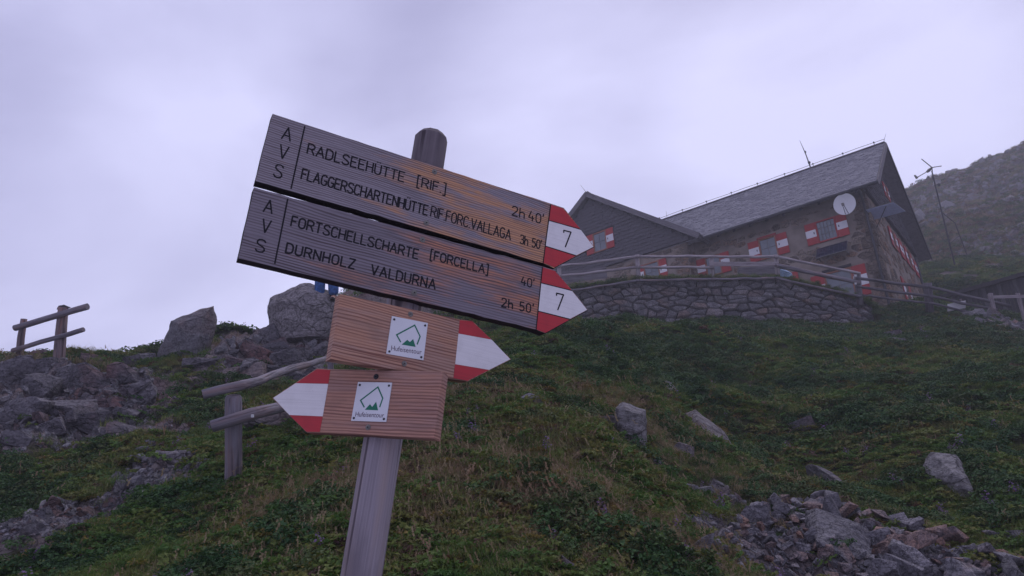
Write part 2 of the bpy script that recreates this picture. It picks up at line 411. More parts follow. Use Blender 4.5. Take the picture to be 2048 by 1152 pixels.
def m_hill():
    t = NT('scree_hillside', rough=1., spec=.05)
    p = t.n('ShaderNodeNewGeometry').outputs['Position']
    a = t.mix(t.ramp(t.noise(p, .35, 6, .65), (.35, 0.0), (.65, 1.0)), (.06, .065, .034), (.12, .095, .06))
    b = t.mix(t.ramp(t.noise(p, 1.2, 7, .7), (.34, 0.0), (.68, 1.0)), (.08, .07, .08), (.22, .19, .195))
    f = t.ramp(t.noise(t.scale(p, (1, 1, 2)), .22, 8, .68), (.46, 0.0), (.57, .9))
    t.color(t.mix(f, a, b))
    t.bump(t.noise(p, 1.6, 9, .72, .4), 1.0, .5)
    return t.m
MAT['hill'] = m_hill()

# ------------------------------------------------------------------ terrain
# terrace wall line: pixel of the wall's top edge, depth, pixel of its foot
WL = [((905, 604), 31.5, (930, 668)), ((1010, 598), 30.5, (1030, 668)), ((1130, 579), 29.3, (1145, 662)), ((1280, 562), 28.0, (1288, 648)),
      ((1425, 560), 28.0, (1428, 640)), ((1553, 559), 27.6, (1553, 640)), ((1640, 578), 27.5, (1645, 645)), ((1722, 604), 27.6, (1725, 650)), ((1760, 630), 28.3, (1762, 648))]
WT = np.array([at(a[0], a[1], d) for a, d, b in WL])            # top edge
WB = []
for (a, d, b), T in zip(WL, WT):                               # foot, 0.35 m in front of the top edge
    h = nrm([T[0] - CAM[0], T[1] - CAM[1], 0]); q = T - h * .3
    WB.append(hitp(b[0], b[1] + 12, q, h))
WB = np.array(WB)
def wall_y(x): return np.interp(x, WT[:, 0], WT[:, 1] + .30)
HA = R(37.59)
HU = np.array([-math.cos(HA), math.sin(HA), 0]); HV = np.array([math.sin(HA), math.cos(HA), 0]); HZ = np.array([0, 0, 1.0])
HE = np.array([15.9075, 27.766, 16.2102])                       # eave corner of the hut
HC = HE + HV * .8 + HU * .7                                     # wall corner at eave height
FRONT = [(0, 1152, 5.4), (350, 1152, 4.3), (700, 1152, 3.5), (1000, 1152, 3.5), (1300, 1152, 4.1), (1500, 1152, 5.2), (1750, 1152, 5.6), (2048, 1152, 5.7),
         (0, 1040, 6.9), (200, 1020, 6.6), (467, 965, 6.6), (700, 950, 5.4), (1000, 950, 5.0), (1250, 950, 5.9), (1400, 990, 7.0), (1500, 1000, 7.4), (1680, 990, 7.5), (1900, 1010, 7.2), (2048, 1020, 7.0),
         (0, 900, 9.6), (120, 860, 10.6), (300, 870, 9.4), (470, 860, 8.8), (640, 880, 7.3), (900, 800, 7.6), (1150, 800, 8.2), (1300, 850, 8.9), (1480, 880, 10.8), (1700, 850, 11.5), (1900, 900, 9.6), (2048, 880, 9.8),
         (0, 800, 12.2), (200, 790, 12.3), (400, 780, 12.4), (560, 760, 13.3), (1050, 710, 11.8), (1220, 715, 12.8), (1450, 740, 16), (1700, 740, 16), (2000, 740, 15),
         (0, 738, 14), (60, 730, 14), (125, 724, 14), (230, 726, 14.3), (330, 716, 15), (450, 676, 16.5), (520, 668, 17.2), (620, 650, 18.5), (700, 628, 20),
         (700, 596, 25), (800, 606, 27), (850, 622, 28), (760, 680, 17), (900, 690, 17)]
CP = [at(*q) for q in FRONT] + list(WB)
for q in [(1850, 640, 28), (1960, 650, 28), (2048, 665, 28), (1850, 690, 21), (2030, 700, 21)]: CP.append(at(*q))
for x, y, z in [(0, 0, .05), (-3, 0, .2), (3, 0, -.1), (0, -6, -1.5), (-8, -6, -1), (8, -6, -1.5), (.2, 1.75, .75), (-5, 3, .7), (6, 3, .2), (12, 4, .3), (-12, 6, 2.2), (-20, 10, 4), (16, 8, 2.2),
                (-20, 16, 6.0), (-16, 22, 5.6), (-10, 26, 6.3), (-6, 30, 7.4), (-22, 45, 5), (-10, 60, 7), (-2, 60, 9), (-40, 30, 5), (22, 20, 8.0), (26, 14, 5.2)]: CP.append(np.array([x, y, z]))
CP = np.array(CP)
def tps_fit(P, z, lam=.02):
    d = np.linalg.norm(P[:, None] - P[None], axis=-1); n = len(P)
    K = np.where(d > 0, d * d * np.log(d + 1e-12), 0) + lam * np.eye(n)
    Q = np.concatenate([np.ones((n, 1)), P], 1)
    A = np.block([[K, Q], [Q.T, np.zeros((3, 3))]])
    return np.linalg.solve(A, np.concatenate([z, np.zeros(3)]))
def tps(P, W, X):
    out = np.empty(len(X))
    for i in range(0, len(X), 40000):
        x = X[i:i + 40000]; d2 = ((x[:, None] - P[None]) ** 2).sum(-1)
        out[i:i + 40000] = (0.5 * d2 * np.log(d2 + 1e-12)) @ W[:len(P)] + W[len(P)] + x @ W[len(P) + 1:]
    return out
def warp(xy):                                                   # log-polar-ish space: near ground gets fine control
    r = np.hypot(xy[:, 0], xy[:, 1]) + 1.5
    k = np.log(r) * 10 / r
    return xy * k[:, None]
W0 = tps_fit(warp(CP[:, :2]), CP[:, 2])
# terrace level behind the wall and round the hut
TP = [tuple(q) for q in WT] + [tuple(at(1858, 622, 28.6)), tuple(at(1990, 640, 28.5)), tuple(at(2100, 648, 29))]
TP = np.array([(q[0], q[1], q[2] - .04) for q in TP])
BACK = [tuple(HC + HU * 0 - HZ * 5.3), tuple(HC + HU * 8 - HV * 1 - HZ * 3.3), tuple(HC + HU * 14 - HV * 1 - HZ * 3.2), tuple(HC + HU * 20 - HZ * 3.6), tuple(HC + HV * 10 - HZ * 4.2),
        tuple(HC + HU * 10 + HV * 12 - HZ * 3), tuple(at(1870, 610, 33)), tuple(at(1990, 632, 32)), tuple(at(2080, 640, 32)), tuple(at(1900, 575, 40)), tuple(at(2060, 560, 40)),
        tuple(at(1860, 530, 48)), tuple(at(1950, 521, 49)), tuple(at(2048, 513, 50)), tuple(at(1860, 530, 48) + np.array([4, 14, 4.])), tuple(at(2048, 513, 50) + np.array([6, 12, 5.])),
        (-6, 40, 9.5), (0, 45, 10.5), (6, 60, 12)]
TPB = np.concatenate([TP, np.array(BACK)])
W1 = tps_fit(TPB[:, :2], TPB[:, 2], .3)
# rocky ground: (pixel, depth, radius m)
ROCKY = [(30, 760, 12.5, 1.6), (110, 790, 12.2, 1.7), (200, 800, 12, 1.5), (60, 850, 10.8, 1.5), (160, 850, 10.8, 1.3), (250, 840, 11.2, .9), (30, 900, 9.8, .9), (250, 875, 10.0, .6), (120, 885, 10, .8),
         (20, 1060, 6.6, .5), (100, 1042, 6.7, .52), (180, 1022, 6.8, .48), (250, 990, 7.0, .42), (320, 965, 7.2, .38), (350, 985, 6.8, .28), (300, 915, 7.9, .34), (345, 915, 7.8, .34), (270, 945, 7.4, .22), (345, 830, 10, .26), (340, 850, 9.6, .28), (338, 810, 11, .22),
         (0, 1110, 5.8, .6), (60, 1095, 5.9, .6), (130, 1070, 6.2, .5), (200, 1040, 6.5, .4),
         (530, 700, 15.5, 1.3), (600, 690, 16, 1.2), (470, 715, 14.5, .9), (560, 740, 13.6, .9), (640, 700, 16, 1.2), (500, 680, 16.5, .8),
         (1540, 1060, 6.2, .45), (1620, 1060, 6.3, .55), (1600, 1120, 5.8, .6), (1700, 1060, 6.3, .6), (1700, 1130, 5.7, .7), (1790, 1090, 6.1, .6), (1800, 1150, 5.6, .6), (1880, 1120, 5.9, .55), (1490, 1120, 5.5, .4), (1540, 1150, 5.4, .5), (1960, 1150, 5.6, .5), (1440, 1100, 5.6, .25),
         (1450, 1000, 7.2, .16), (2010, 655, 27.5, 1.5), (1960, 650, 27.5, 1.0), (760, 640, 21, 2.5), (850, 640, 26, 2.5), (1900, 545, 43, .7), (1990, 540, 44, .9), (1940, 560, 41, .6)]
RK = np.array([list(at(a, b, d)[:2]) + [r] for a, b, d, r in ROCKY])
def base_h(xy):
    xy = np.asarray(xy, float).reshape(-1, 2)
    z = tps(warp(CP[:, :2]), W0, warp(xy))
    behind = (xy[:, 1] > wall_y(xy[:, 0])) & (xy[:, 0] > WT[0, 0])
    if behind.any(): z[behind] = tps(TPB[:, :2], W1, xy[behind])
    right = (xy[:, 0] > WT[-1, 0] - .6) & (xy[:, 1] > 24)          # past the wall's end the slope runs up into the terrace
    if right.any():
        a = tps(TPB[:, :2], W1, xy[right]); k = np.clip((xy[right][:, 1] - 24.5) / 2.6, 0, 1); k = k * k * (3 - 2 * k)
        z[right] = z[right] * (1 - k) + a * k
    return z
def rocky(xy):
    xy = np.asarray(xy, float).reshape(-1, 2)
    m_ = np.zeros(len(xy))
    for x, y, r in RK:
        m_ = np.maximum(m_, np.clip(1.25 - np.hypot(xy[:, 0] - x, xy[:, 1] - y) / r * .75, 0, 1))
    n = fbm(xy * 1.6, 4, 5) * .32 + fbm(xy * 6, 3, 9) * .18
    return np.clip(m_ + n * (m_ > .02), 0, 1)
def H(xy, detail=True):
    xy = np.asarray(xy, float).reshape(-1, 2)
    z = base_h(xy)
    r = np.hypot(xy[:, 0], xy[:, 1])
    amp = np.clip(r / 9, .25, 1.4); near = np.clip((r - 2.2) / 1.5, 0, 1)
    terr = ((xy[:, 1] > wall_y(xy[:, 0]) - .6) & (xy[:, 0] > WT[0, 0])).astype(float)
    q = 1 - .85 * terr
    z = z + (fbm(xy * .55, 3, 21) * .30 * amp + fbm(xy * 1.7, 3, 33) * .13 * amp) * q * near
    if detail:
        k = rocky(xy)
        z = z + fbm(xy * 5.5, 3, 41) * .035 * amp * q
        j = (fbm(xy * np.array([1.3, 1.3]), 5, 55, .55, True) - .52) * .42 * np.clip(r / 10, .15, 1.3) * (r < 24)
        z = z + np.clip(k - .35, 0, .5) * 2 * j
    return z
def ground_hit(px, py, d0=2.5, d1=60):
    """first point of the ground seen through a pixel"""
    D = d0 * (d1 / d0) ** np.linspace(0, 1, 700); P = CAM + ray(px, py) * D[:, None]
    b = P[:, 2] < H(P[:, :2])
    i = int(np.argmax(b)) if b.any() else len(D) - 1
    return P[i], D[i]
NA, NR = 760, 560
az = np.linspace(R(-62), R(62), NA); rr = .5 * (260 / .5) ** (np.linspace(0, 1, NR) ** .92)
# ring density: half of the rings between 3 and 30 m
rr = np.concatenate([np.linspace(.5, 2.4, 14)[:-1], 2.4 * (34 / 2.4) ** np.linspace(0, 1, 470)[:-1], 34 * (260 / 34) ** np.linspace(0, 1, 70)]); NR = len(rr)
A, RR = np.meshgrid(az, rr); XY = np.stack([np.sin(A) * RR, np.cos(A) * RR], -1).reshape(-1, 2)
Zt = H(XY); RKY = rocky(XY)
far = np.clip((RR.ravel() - 60) / 100, 0, 1); Zt = Zt * (1 - far) + far * (-2.0)
def grid_mesh(name, V, nu, nv, mat, attrs=None):
    i = np.arange((nv - 1) * (nu - 1)); r0 = i // (nu - 1); c0 = i % (nu - 1); a = r0 * nu + c0
    F = np.stack([a, a + 1, a + nu + 1, a + nu], -1)[:, ::-1]
    me = bpy.data.meshes.new(name); me.vertices.add(len(V)); me.vertices.foreach_set('co', V.astype(np.float32).ravel())
    me.loops.add(F.size); me.loops.foreach_set('vertex_index', F.astype(np.int32).ravel())
    me.polygons.add(len(F)); me.polygons.foreach_set('loop_start', np.arange(0, F.size, 4, dtype=np.int32)); me.polygons.foreach_set('loop_total', np.full(len(F), 4, np.int32))
    for k, v in (attrs or {}).items():
        at_ = me.attributes.new(k, 'FLOAT', 'POINT'); at_.data.foreach_set('value', v.astype(np.float32))
    me.update(calc_edges=True); me.validate(); me.materials.append(mat)
    me.polygons.foreach_set('use_smooth', [True] * len(me.polygons))
    o = bpy.data.objects.new(name, me); COL.objects.link(o); return o
gnd = grid_mesh('ground', np.column_stack([XY, Zt]), NA, NR, MAT['ground'], {'rocky': RKY})
tag(gnd, kind='structure', label='steep grassy alpine slope with rocks and a stony path')

# far hillside on the right
sk = [(1100, 760), (1340, 640), (1560, 520), (1700, 452), (1820, 395), (1868, 374), (1905, 352), (1945, 334), (1985, 320), (2020, 302), (2060, 288), (2200, 230), (2400, 150)]
HD = 92.0
top = np.array([at(x, y, HD) for x, y in sk]); low = np.array([at(x, y + (250 if x < 1700 else 245 - (395 - y) * -.2 if False else 215 + (x - 1820) * .28), 46) for x, y in sk])
NH, NV = 420, 260
tx = np.linspace(0, 1, NH); idx = np.linspace(0, 1, len(sk))
tl = np.stack([np.interp(tx, idx, top[:, k]) for k in range(3)], -1); ll = np.stack([np.interp(tx, idx, low[:, k]) for k in range(3)], -1)
hv = np.linspace(-.25, 1.35, NV); HV3 = []
for v_ in hv:
    k = min(v_, 1.0); P = ll * (1 - k) + tl * k
    if v_ > 1: P = P + np.array([0, 40.0, 2.0]) * (v_ - 1)
    HV3.append(P)
HV3 = np.array(HV3).reshape(-1, 3)
HV3[:, 2] += fbm(HV3[:, :2] * .10, 4, 71) * 2.2 + fbm(HV3 * .45, 5, 77, .6, True) * 1.0 - .4
hl = grid_mesh('hillside', HV3, NH, NV, MAT['hill']); tag(hl, kind='structure', label='hazy scree hillside rising behind the hut')
print('terrain done')

# ------------------------------------------------------------------ sign post
PD = nrm(-( -.101 * rt - .935 * up + .339 * -fw))               # post axis, upwards
PD = nrm(.101 * rt + .935 * up + .339 * fw)
PB = at(722.5, 1152, 1.66)                                      # axis at the lower frame edge
def post_at(y):                                                 # axis point seen at picture height y
    x = 722.5 + (1152 - y) * (860.5 - 722.5) / 862
    n = np.cross(PD, np.cross(ray(722.5, 1152), PD)); r = ray(x, y)
    return CAM + r * (np.dot(PB - CAM, n) / np.dot(r, n))
pr = .0475
p_top = post_at(268); p_bot = PB - PD * 0.95
sp = empty('sign_post', p_bot, 'round leaning wooden signpost carrying the four hiking arrow boards', 'signpost')
b = MB(); n_ = 26
L_ = np.linalg.norm(p_top - p_bot)
b.tube([p_bot + PD * L_ * k for k in np.linspace(0, .78, 16)], pr, 32, cap=True, wob=.012)
b.build('post', MAT['post'], sp, smooth=True)
b = MB(); b.tube([p_bot + PD * L_ * k for k in np.linspace(.782, 1 - .016 / L_, 6)] + [p_top], [pr * .985] * 6 + [pr * .70], 10, cap=True, wob=.006)
b.build('post_top', MAT['post_top'], sp)

GL = {'A': (.62, [[(0, 0), (.31, 1), (.62, 0)], [(.11, .34), (.51, .34)]]), 'V': (.58, [[(0, 1), (.29, 0), (.58, 1)]]),
 'S': (.56, [[(.55, .83), (.46, .96), (.3, 1), (.12, .96), (.03, .82), (.05, .66), (.18, .56), (.38, .47), (.52, .36), (.56, .19), (.47, .05), (.28, 0), (.1, .04), (0, .18)]]),
 'R': (.56, [[(0, 0), (0, 1), (.33, 1), (.5, .92), (.55, .75), (.5, .58), (.33, .5), (0, .5)], [(.3, .5), (.57, 0)]]),
 'D': (.55, [[(0, 0), (0, 1), (.28, 1), (.47, .9), (.55, .7), (.55, .3), (.47, .1), (.28, 0), (0, 0)]]),
 'L': (.46, [[(0, 1), (0, 0), (.46, 0)]]), 'E': (.5, [[(.5, 1), (0, 1), (0, 0), (.5, 0)], [(0, .52), (.42, .52)]]),
 'H': (.55, [[(0, 0), (0, 1)], [(.55, 0), (.55, 1)], [(0, .5), (.55, .5)]]),
 'U': (.54, [[(0, 1), (0, .25), (.07, .07), (.2, 0), (.34, 0), (.47, .07), (.54, .25), (.54, 1)]]),
 'Ü': (.54, [[(0, 1), (0, .25), (.07, .07), (.2, 0), (.34, 0), (.47, .07), (.54, .25), (.54, 1)], [(.15, 1.2), (.15, 1.24)], [(.39, 1.2), (.39, 1.24)]]),
 'T': (.54, [[(0, 1), (.54, 1)], [(.27, 1), (.27, 0)]]), 'I': (.02, [[(.01, 0), (.01, 1)]]), 'F': (.46, [[(.46, 1), (0, 1), (0, 0)], [(0, .52), (.38, .52)]]),
 'G': (.56, [[(.54, .84), (.45, .96), (.3, 1), (.14, .96), (.03, .82), (0, .5), (.03, .18), (.14, .04), (.3, 0), (.45, .04), (.55, .16), (.55, .44), (.3, .44)]]),
 'C': (.52, [[(.52, .84), (.42, .97), (.26, 1), (.12, .96), (.02, .82), (0, .5), (.02, .18), (.12, .04), (.26, 0), (.42, .03), (.52, .16)]]),
 'N': (.56, [[(0, 0), (0, 1), (.56, 0), (.56, 1)]]), 'Z': (.52, [[(0, 1), (.52, 1), (0, 0), (.52, 0)]]),
 'O': (.56, [[(.28, 1), (.12, .95), (.02, .8), (0, .5), (.02, .2), (.12, .05), (.28, 0), (.44, .05), (.54, .2), (.56, .5), (.54, .8), (.44, .95), (.28, 1)]]),
 '0': (.46, [[(.23, 1), (.09, .94), (.01, .78), (0, .5), (.01, .22), (.09, .06), (.23, 0), (.37, .06), (.45, .22), (.46, .5), (.45, .78), (.37, .94), (.23, 1)]]),
 '.': (.05, [[(.02, 0), (.03, .04)]]), '[': (.2, [[(.2, 1.16), (0, 1.16), (0, -.2), (.2, -.2)]]), ']': (.2, [[(0, 1.16), (.2, 1.16), (.2, -.2), (0, -.2)]]),
 '2': (.48, [[(0, .8), (.05, .94), (.22, 1), (.38, .95), (.46, .8), (.44, .62), (0, 0), (.48, 0)]]),
 'h': (.42, [[(0, 1), (0, 0)], [(0, .42), (.1, .57), (.25, .62), (.38, .56), (.42, .42), (.42, 0)]]),
 '4': (.5, [[(.2, 1), (0, .3), (.5, .3)], [(.36, .55), (.36, 0)]]), "'": (.05, [[(.04, 1.08), (.0, .82)]]),
 '3': (.46, [[(0, .88), (.12, 1), (.3, 1), (.43, .9), (.44, .68), (.33, .54), (.16, .52)], [(.33, .54), (.46, .38), (.45, .12), (.32, 0), (.12, 0), (0, .12)]]),
 '5': (.46, [[(.42, 1), (.05, 1), (.02, .56), (.25, .6), (.42, .5), (.46, .3), (.4, .1), (.24, 0), (.08, .02), (0, .12)]]),
 '7': (.5, [[(0, .86), (0, 1), (.5, 1), (.13, 0)]]), ' ': (.30, [])}
class Board:
    """a board lying in a plane; local x along the board, y up, z out of the face"""
    def __init__(s, xdir, origin_px, y_at, name, label, matk, thick, off):
        x = nrm(xdir - PD * np.dot(xdir, PD)); z = np.cross(x, PD)
        if np.dot(z, CAM - post_at(600)) < 0: z = -z; 
        y = np.cross(z, x)
        s.x, s.y, s.z = x, y, z; P = post_at(y_at) + z * off
        o = hitp(origin_px[0], origin_px[1], P, z); s.o = o; s.th = thick
        s.e = empty(name, mat=frame(o, x, y, z), label=label, cat='hiking sign', group='arrow boards on the signpost'); s.m = MAT[matk]
        s.P = P
    def uv(s, p):
        q = hitp(p[0], p[1], s.P, s.z) - s.o; return np.array([np.dot(q, s.x), np.dot(q, s.y)])
    def w(s, u, v, h=0): return s.o + s.x * u + s.y * v + s.z * h
    def plate_poly(s, pts, name, mats, thick, h=0, bevel=0, sidemi=None):
        mb = MB(); uv = np.array([np.append(s.uv(p), h) for p in pts])
        if name == 'plank' and bevel == 0:
            q = []; rw = np.random.default_rng(len(pts) + int(pts[0][0]))
            for k in range(len(uv)):
                a_, b_ = uv[k], uv[(k + 1) % len(uv)]; n_ = max(1, int(np.linalg.norm(b_ - a_) / .03)); nn_ = nrm(np.array([-(b_ - a_)[1], (b_ - a_)[0], 0]))
                for j in range(n_): q.append(a_ + (b_ - a_) * j / n_ + nn_ * (rw.normal(0, .0005) + (rw.uniform() < .08) * -.0012) * (j > 0))
            uv = np.array(q)
        mb.prism(uv, (0, 0, 1), thick, bevel, side_mi=sidemi)
        mats = mats if isinstance(mats, list) else [mats]
        o = bpy.data.objects.new(name, mb.mesh(name, mats=mats)); COL.objects.link(o); o.parent = s.e; return o
    def line(s, pts, name, width, mat, h=.0004, uv=False):
        mb = MB(); P = [np.append(p if uv else s.uv(p), h) for p in pts]
        mb.tube(P, width / 2, 6, flat=.35, upv=(0, 0, 1)); 
        o = bpy.data.objects.new(name, mb.mesh(name, mats=[mat])); COL.objects.link(o); o.parent = s.e; return o
    def text(s, txt, p0, p1, htop, stroke, name='lettering', gap=.2, hz=.0002):
        """p0/p1 pixels of baseline start/end; htop pixel above p0 at cap height"""
        a = s.uv(p0); c = s.uv(p1); t = s.uv(htop); d = c - a; Wd = np.linalg.norm(d); d = d / Wd; n = np.array([-d[1], d[0]]); h = abs(np.dot(t - a, n))
        nat = sum(GL[q][0] for q in txt) + gap * (len(txt) - 1); k = Wd / (nat * h)
        mb = MB(); x = 0
        for q in txt:
            gw, st = GL[q]
            for poly in st:
                P = [np.append(a + d * (x + u) * h * k + n * v * h, hz + .0002 * (i % 2)) for i, (u, v) in enumerate(poly)]
                for i in range(len(P) - 1):
                    e = nrm(P[i + 1] - P[i]) * stroke * .32; e2 = e if i < len(P) - 2 or True else 0
                    mb.tube([P[i] - e, P[i + 1] + e2], stroke * .78, 8, flat=.3, upv=(0, 0, 1))
            x += gw + gap
        o = bpy.data.objects.new(name, mb.mesh(name, mats=[MAT['ink']])); COL.objects.link(o); o.parent = s.e; return o
    def screw(s, p, mat='steel', r=.0062):
        u, v = s.uv(p); mb = MB()
        a = [(math.cos(t) , math.sin(t)) for t in np.linspace(0, 2 * math.pi, 14, endpoint=False)]
        prof = [(r * 1.25, -.0005), (r * 1.22, .0012), (r * .78, .0014), (r * .72, .0005), (r * .70, .0030), (r * .35, .0034), (r * .30, .0018)]
        V = [(u + r_ * c_, v + r_ * s_, h_) for r_, h_ in prof for c_, s_ in a]
        F = [(i * 14 + k, i * 14 + (k + 1) % 14, (i + 1) * 14 + (k + 1) % 14, (i + 1) * 14 + k) for i in range(len(prof) - 1) for k in range(14)]
        F.append(tuple(range((len(prof) - 1) * 14, len(prof) * 14)))
        mb.add(V, F); o = bpy.data.objects.new('screw', mb.mesh('screw', mats=[MAT[mat]])); COL.objects.link(o); o.parent = s.e
        mb = MB(); mb.box((u, v, .0019), (r * .22, 0, 0), (0, r * .22, 0), (0, 0, .0002))
        q = bpy.data.objects.new('screw_recess', mb.mesh('screw_recess', mats=[MAT['ink']])); COL.objects.link(q); q.parent = o
    def arrow(s, xl, top, bot, tip, pts_red1, pts_white, pts_red2): pass

rdir = nrm(.882 * rt - .227 * up + .413 * fw); rdir3 = nrm(.84 * rt - .215 * up + .50 * fw)
_l = np.cross(ray(660, 738), ray(893, 742.5)); r4 = np.cross(PD, _l); r4 = nrm(r4 if np.dot(r4, rt) > 0 else -r4)
BO = pr * .86 + .034
def stripes(bd, polys, lines=()):
    for nm, mt, pts in polys:
        bd.plate_poly(pts, nm, MAT[mt], .0011, h=.0008)
    for p in lines: bd.line(p, 'black_line', .0028, MAT['ink'], h=.0010)
# board 1
b1 = Board(rdir, (511, 367), 400, 'arrow_board', 'topmost grey and orange weathered board, three lines of destinations, long arrow pointing right', 'board_old', .027, BO)
b1.e['label'] = 'topmost weathered arrow board lettered RADLSEEHÜTTE and FLAGGERSCHARTENHÜTTE, pointing right'
b1.plate_poly([(545, 227.5), (1101, 407), (1128, 416), (1188.6, 494), (1109, 537), (1086, 526), (511, 362)], 'plank', [b1.m, MAT['shaded_edge']], .034, bevel=.0, sidemi=1)
stripes(b1, [('red_stripe', 'red', [(1102, 409.5), (1125.5, 417), (1160.5, 458), (1098.5, 440.5)]), ('white_stripe', 'white', [(1098.3, 442), (1161.5, 460), (1186.5, 493.7), (1153, 510.5), (1091, 491.5)]),
             ('red_stripe', 'red', [(1090.8, 493.5), (1150.5, 512), (1109, 534.5), (1086.5, 525.5)])],
        [[(1101, 409), (1086, 527)], [(1098.4, 441.2), (1161, 459)], [(1090.9, 492.5), (1151.5, 511.5)]])
b1.line([(1108.5, 536), (1187.5, 494.2)], 'black_line', .002, MAT['ink'])
b1.text('7', (1126.5, 493), (1141, 496.5), (1127.5, 461), .0026, hz=.0011)
b1.text('A', (563, 277), (580, 282.5), (567, 252.5), .0024); b1.text('V', (556, 314.5), (572.5, 319.5), (557.5, 288), .0024); b1.text('S', (546, 352.5), (562, 357.5), (550, 326.5), .0024)
b1.line([(609.5, 252.5), (582, 377.5)], 'divider_groove', .0036, MAT['ink'])
b1.text('RADLSEEHÜTTE', (614, 306.5), (807, 364), (617.5, 287), .0026)
b1.text('[RIF.]', (834, 371.5), (890, 387.5), (837, 353.5), .0025)
b1.text("2h", (1024, 430), (1048, 437), (1027, 412), .0023); b1.text("40'", (1057, 440), (1086, 448.5), (1060, 422), .0023)
b1.text('FLAGGERSCHARTENHÜTTE', (602, 357.5), (854, 430.5), (605.5, 337.5), .0026, gap=.17)
b1.text('RIF.FORC.VALLAGA', (861, 432.5), (1020.5, 480), (864.5, 412.5), .0023, gap=.18)
b1.text("3h 50'", (1040, 486.5), (1082, 498.5), (1043, 470), .0022, gap=.15)
b1.screw((869, 344)); b1.screw((852.5, 446))
# board 2
b2 = Board(rdir, (475, 519), 520, 'arrow_board', 'second weathered arrow board lettered FORTSCHELLSCHARTE and DURNHOLZ VALDURNA, pointing right', 'board_old2', .027, BO)
b2.plate_poly([(508, 374.5), (1084.5, 533), (1111, 540.5), (1176, 620), (1091, 667), (1072, 659), (476.5, 516.5)], 'plank', [b2.m, MAT['shaded_edge']], .034, sidemi=1)
stripes(b2, [('red_stripe', 'red', [(1085.5, 535), (1109.5, 542), (1143, 580.5), (1082.5, 565)]), ('white_stripe', 'white', [(1082.3, 567), (1144, 582.3), (1174, 619.7), (1140, 637.5), (1076.3, 621.3)]),
             ('red_stripe', 'red', [(1076, 623.3), (1138, 639.5), (1091, 665.5), (1072, 658.5)])],
        [[(1084.7, 534), (1072, 660)], [(1082.4, 566), (1143.5, 581.3)], [(1076.2, 622.3), (1139, 638.3)]])
b2.line([(1090, 667), (1175, 620.5)], 'black_line', .002, MAT['ink'])
b2.text('7', (1111.5, 619), (1125.5, 622), (1112.5, 586.5), .0026, hz=.0011)
b2.text('A', (526.5, 423), (543.5, 427.5), (531, 398), .0024); b2.text('V', (521.5, 463), (537.5, 467), (524, 437), .0024); b2.text('S', (510, 502), (527.5, 506), (514, 477), .0024)
b2.line([(575.5, 397.5), (549.5, 527.5)], 'divider_groove', .0036, MAT['ink'])
b2.text('FORTSCHELLSCHARTE', (581.5, 451.5), (835, 518), (585, 432), .0026, gap=.2)
b2.text('[FORCELLA]', (860.5, 518), (975, 548), (863, 501), .0025, gap=.2)
b2.text("40'", (1042, 569.5), (1067, 576), (1044.5, 553), .0023)
b2.text('DURNHOLZ', (571, 505), (708, 538), (574.5, 486), .0027, gap=.24)
b2.text('VALDURNA', (741.5, 548.5), (869.7, 578.5), (744, 529), .0027, gap=.24)
b2.text("2h 50'", (1003, 613), (1066, 626.5), (1005.5, 596), .0025, gap=.24)
b2.screw((845, 479.6)); b2.screw((828.4, 585.7))
# board 3 and 4
b3 = Board(rdir3, (661, 718.5), 670, 'arrow_board', 'small pale larch arrow board with a white plate, pointing right above the lowest board', 'board_new', .034, BO)
b3.plate_poly([(681, 588), (919, 638.5), (945.5, 641), (1022.4, 718.8), (935, 763), (906.5, 758), (661, 718.5)], 'plank', [b3.m, b3.m], .034, bevel=.0022)
stripes(b3, [('red_stripe', 'red', [(919.5, 640.2), (944, 643), (982.5, 679), (917, 667)]), ('white_stripe', 'white', [(916.8, 667.3), (983, 679.5), (1020, 718.6), (978, 739.7), (910.3, 728.3)]),
             ('red_stripe', 'red', [(910, 728.8), (977, 740.2), (935, 761.3), (906.8, 756.3)])])
b4 = Board(r4, (638, 864), 800, 'arrow_board', 'lowest larch arrow board with a white plate, pointing left', 'board_new2', .034, BO)
b4.plate_poly([(884.5, 743), (660, 738), (633, 736.5), (544, 796), (613, 865), (638, 865), (868, 878)], 'plank', [b4.m, b4.m], .034, bevel=.0022)
stripes(b4, [('red_stripe', 'red', [(660.8, 740), (634, 738.5), (593, 766), (656.8, 767.5)]), ('white_stripe', 'white', [(656.6, 768), (592, 766.5), (547, 796), (579, 830), (645.6, 832.7)]),
             ('red_stripe', 'red', [(645.4, 833.4), (579.7, 830.7), (613.3, 863.3), (639.5, 863.8)])])
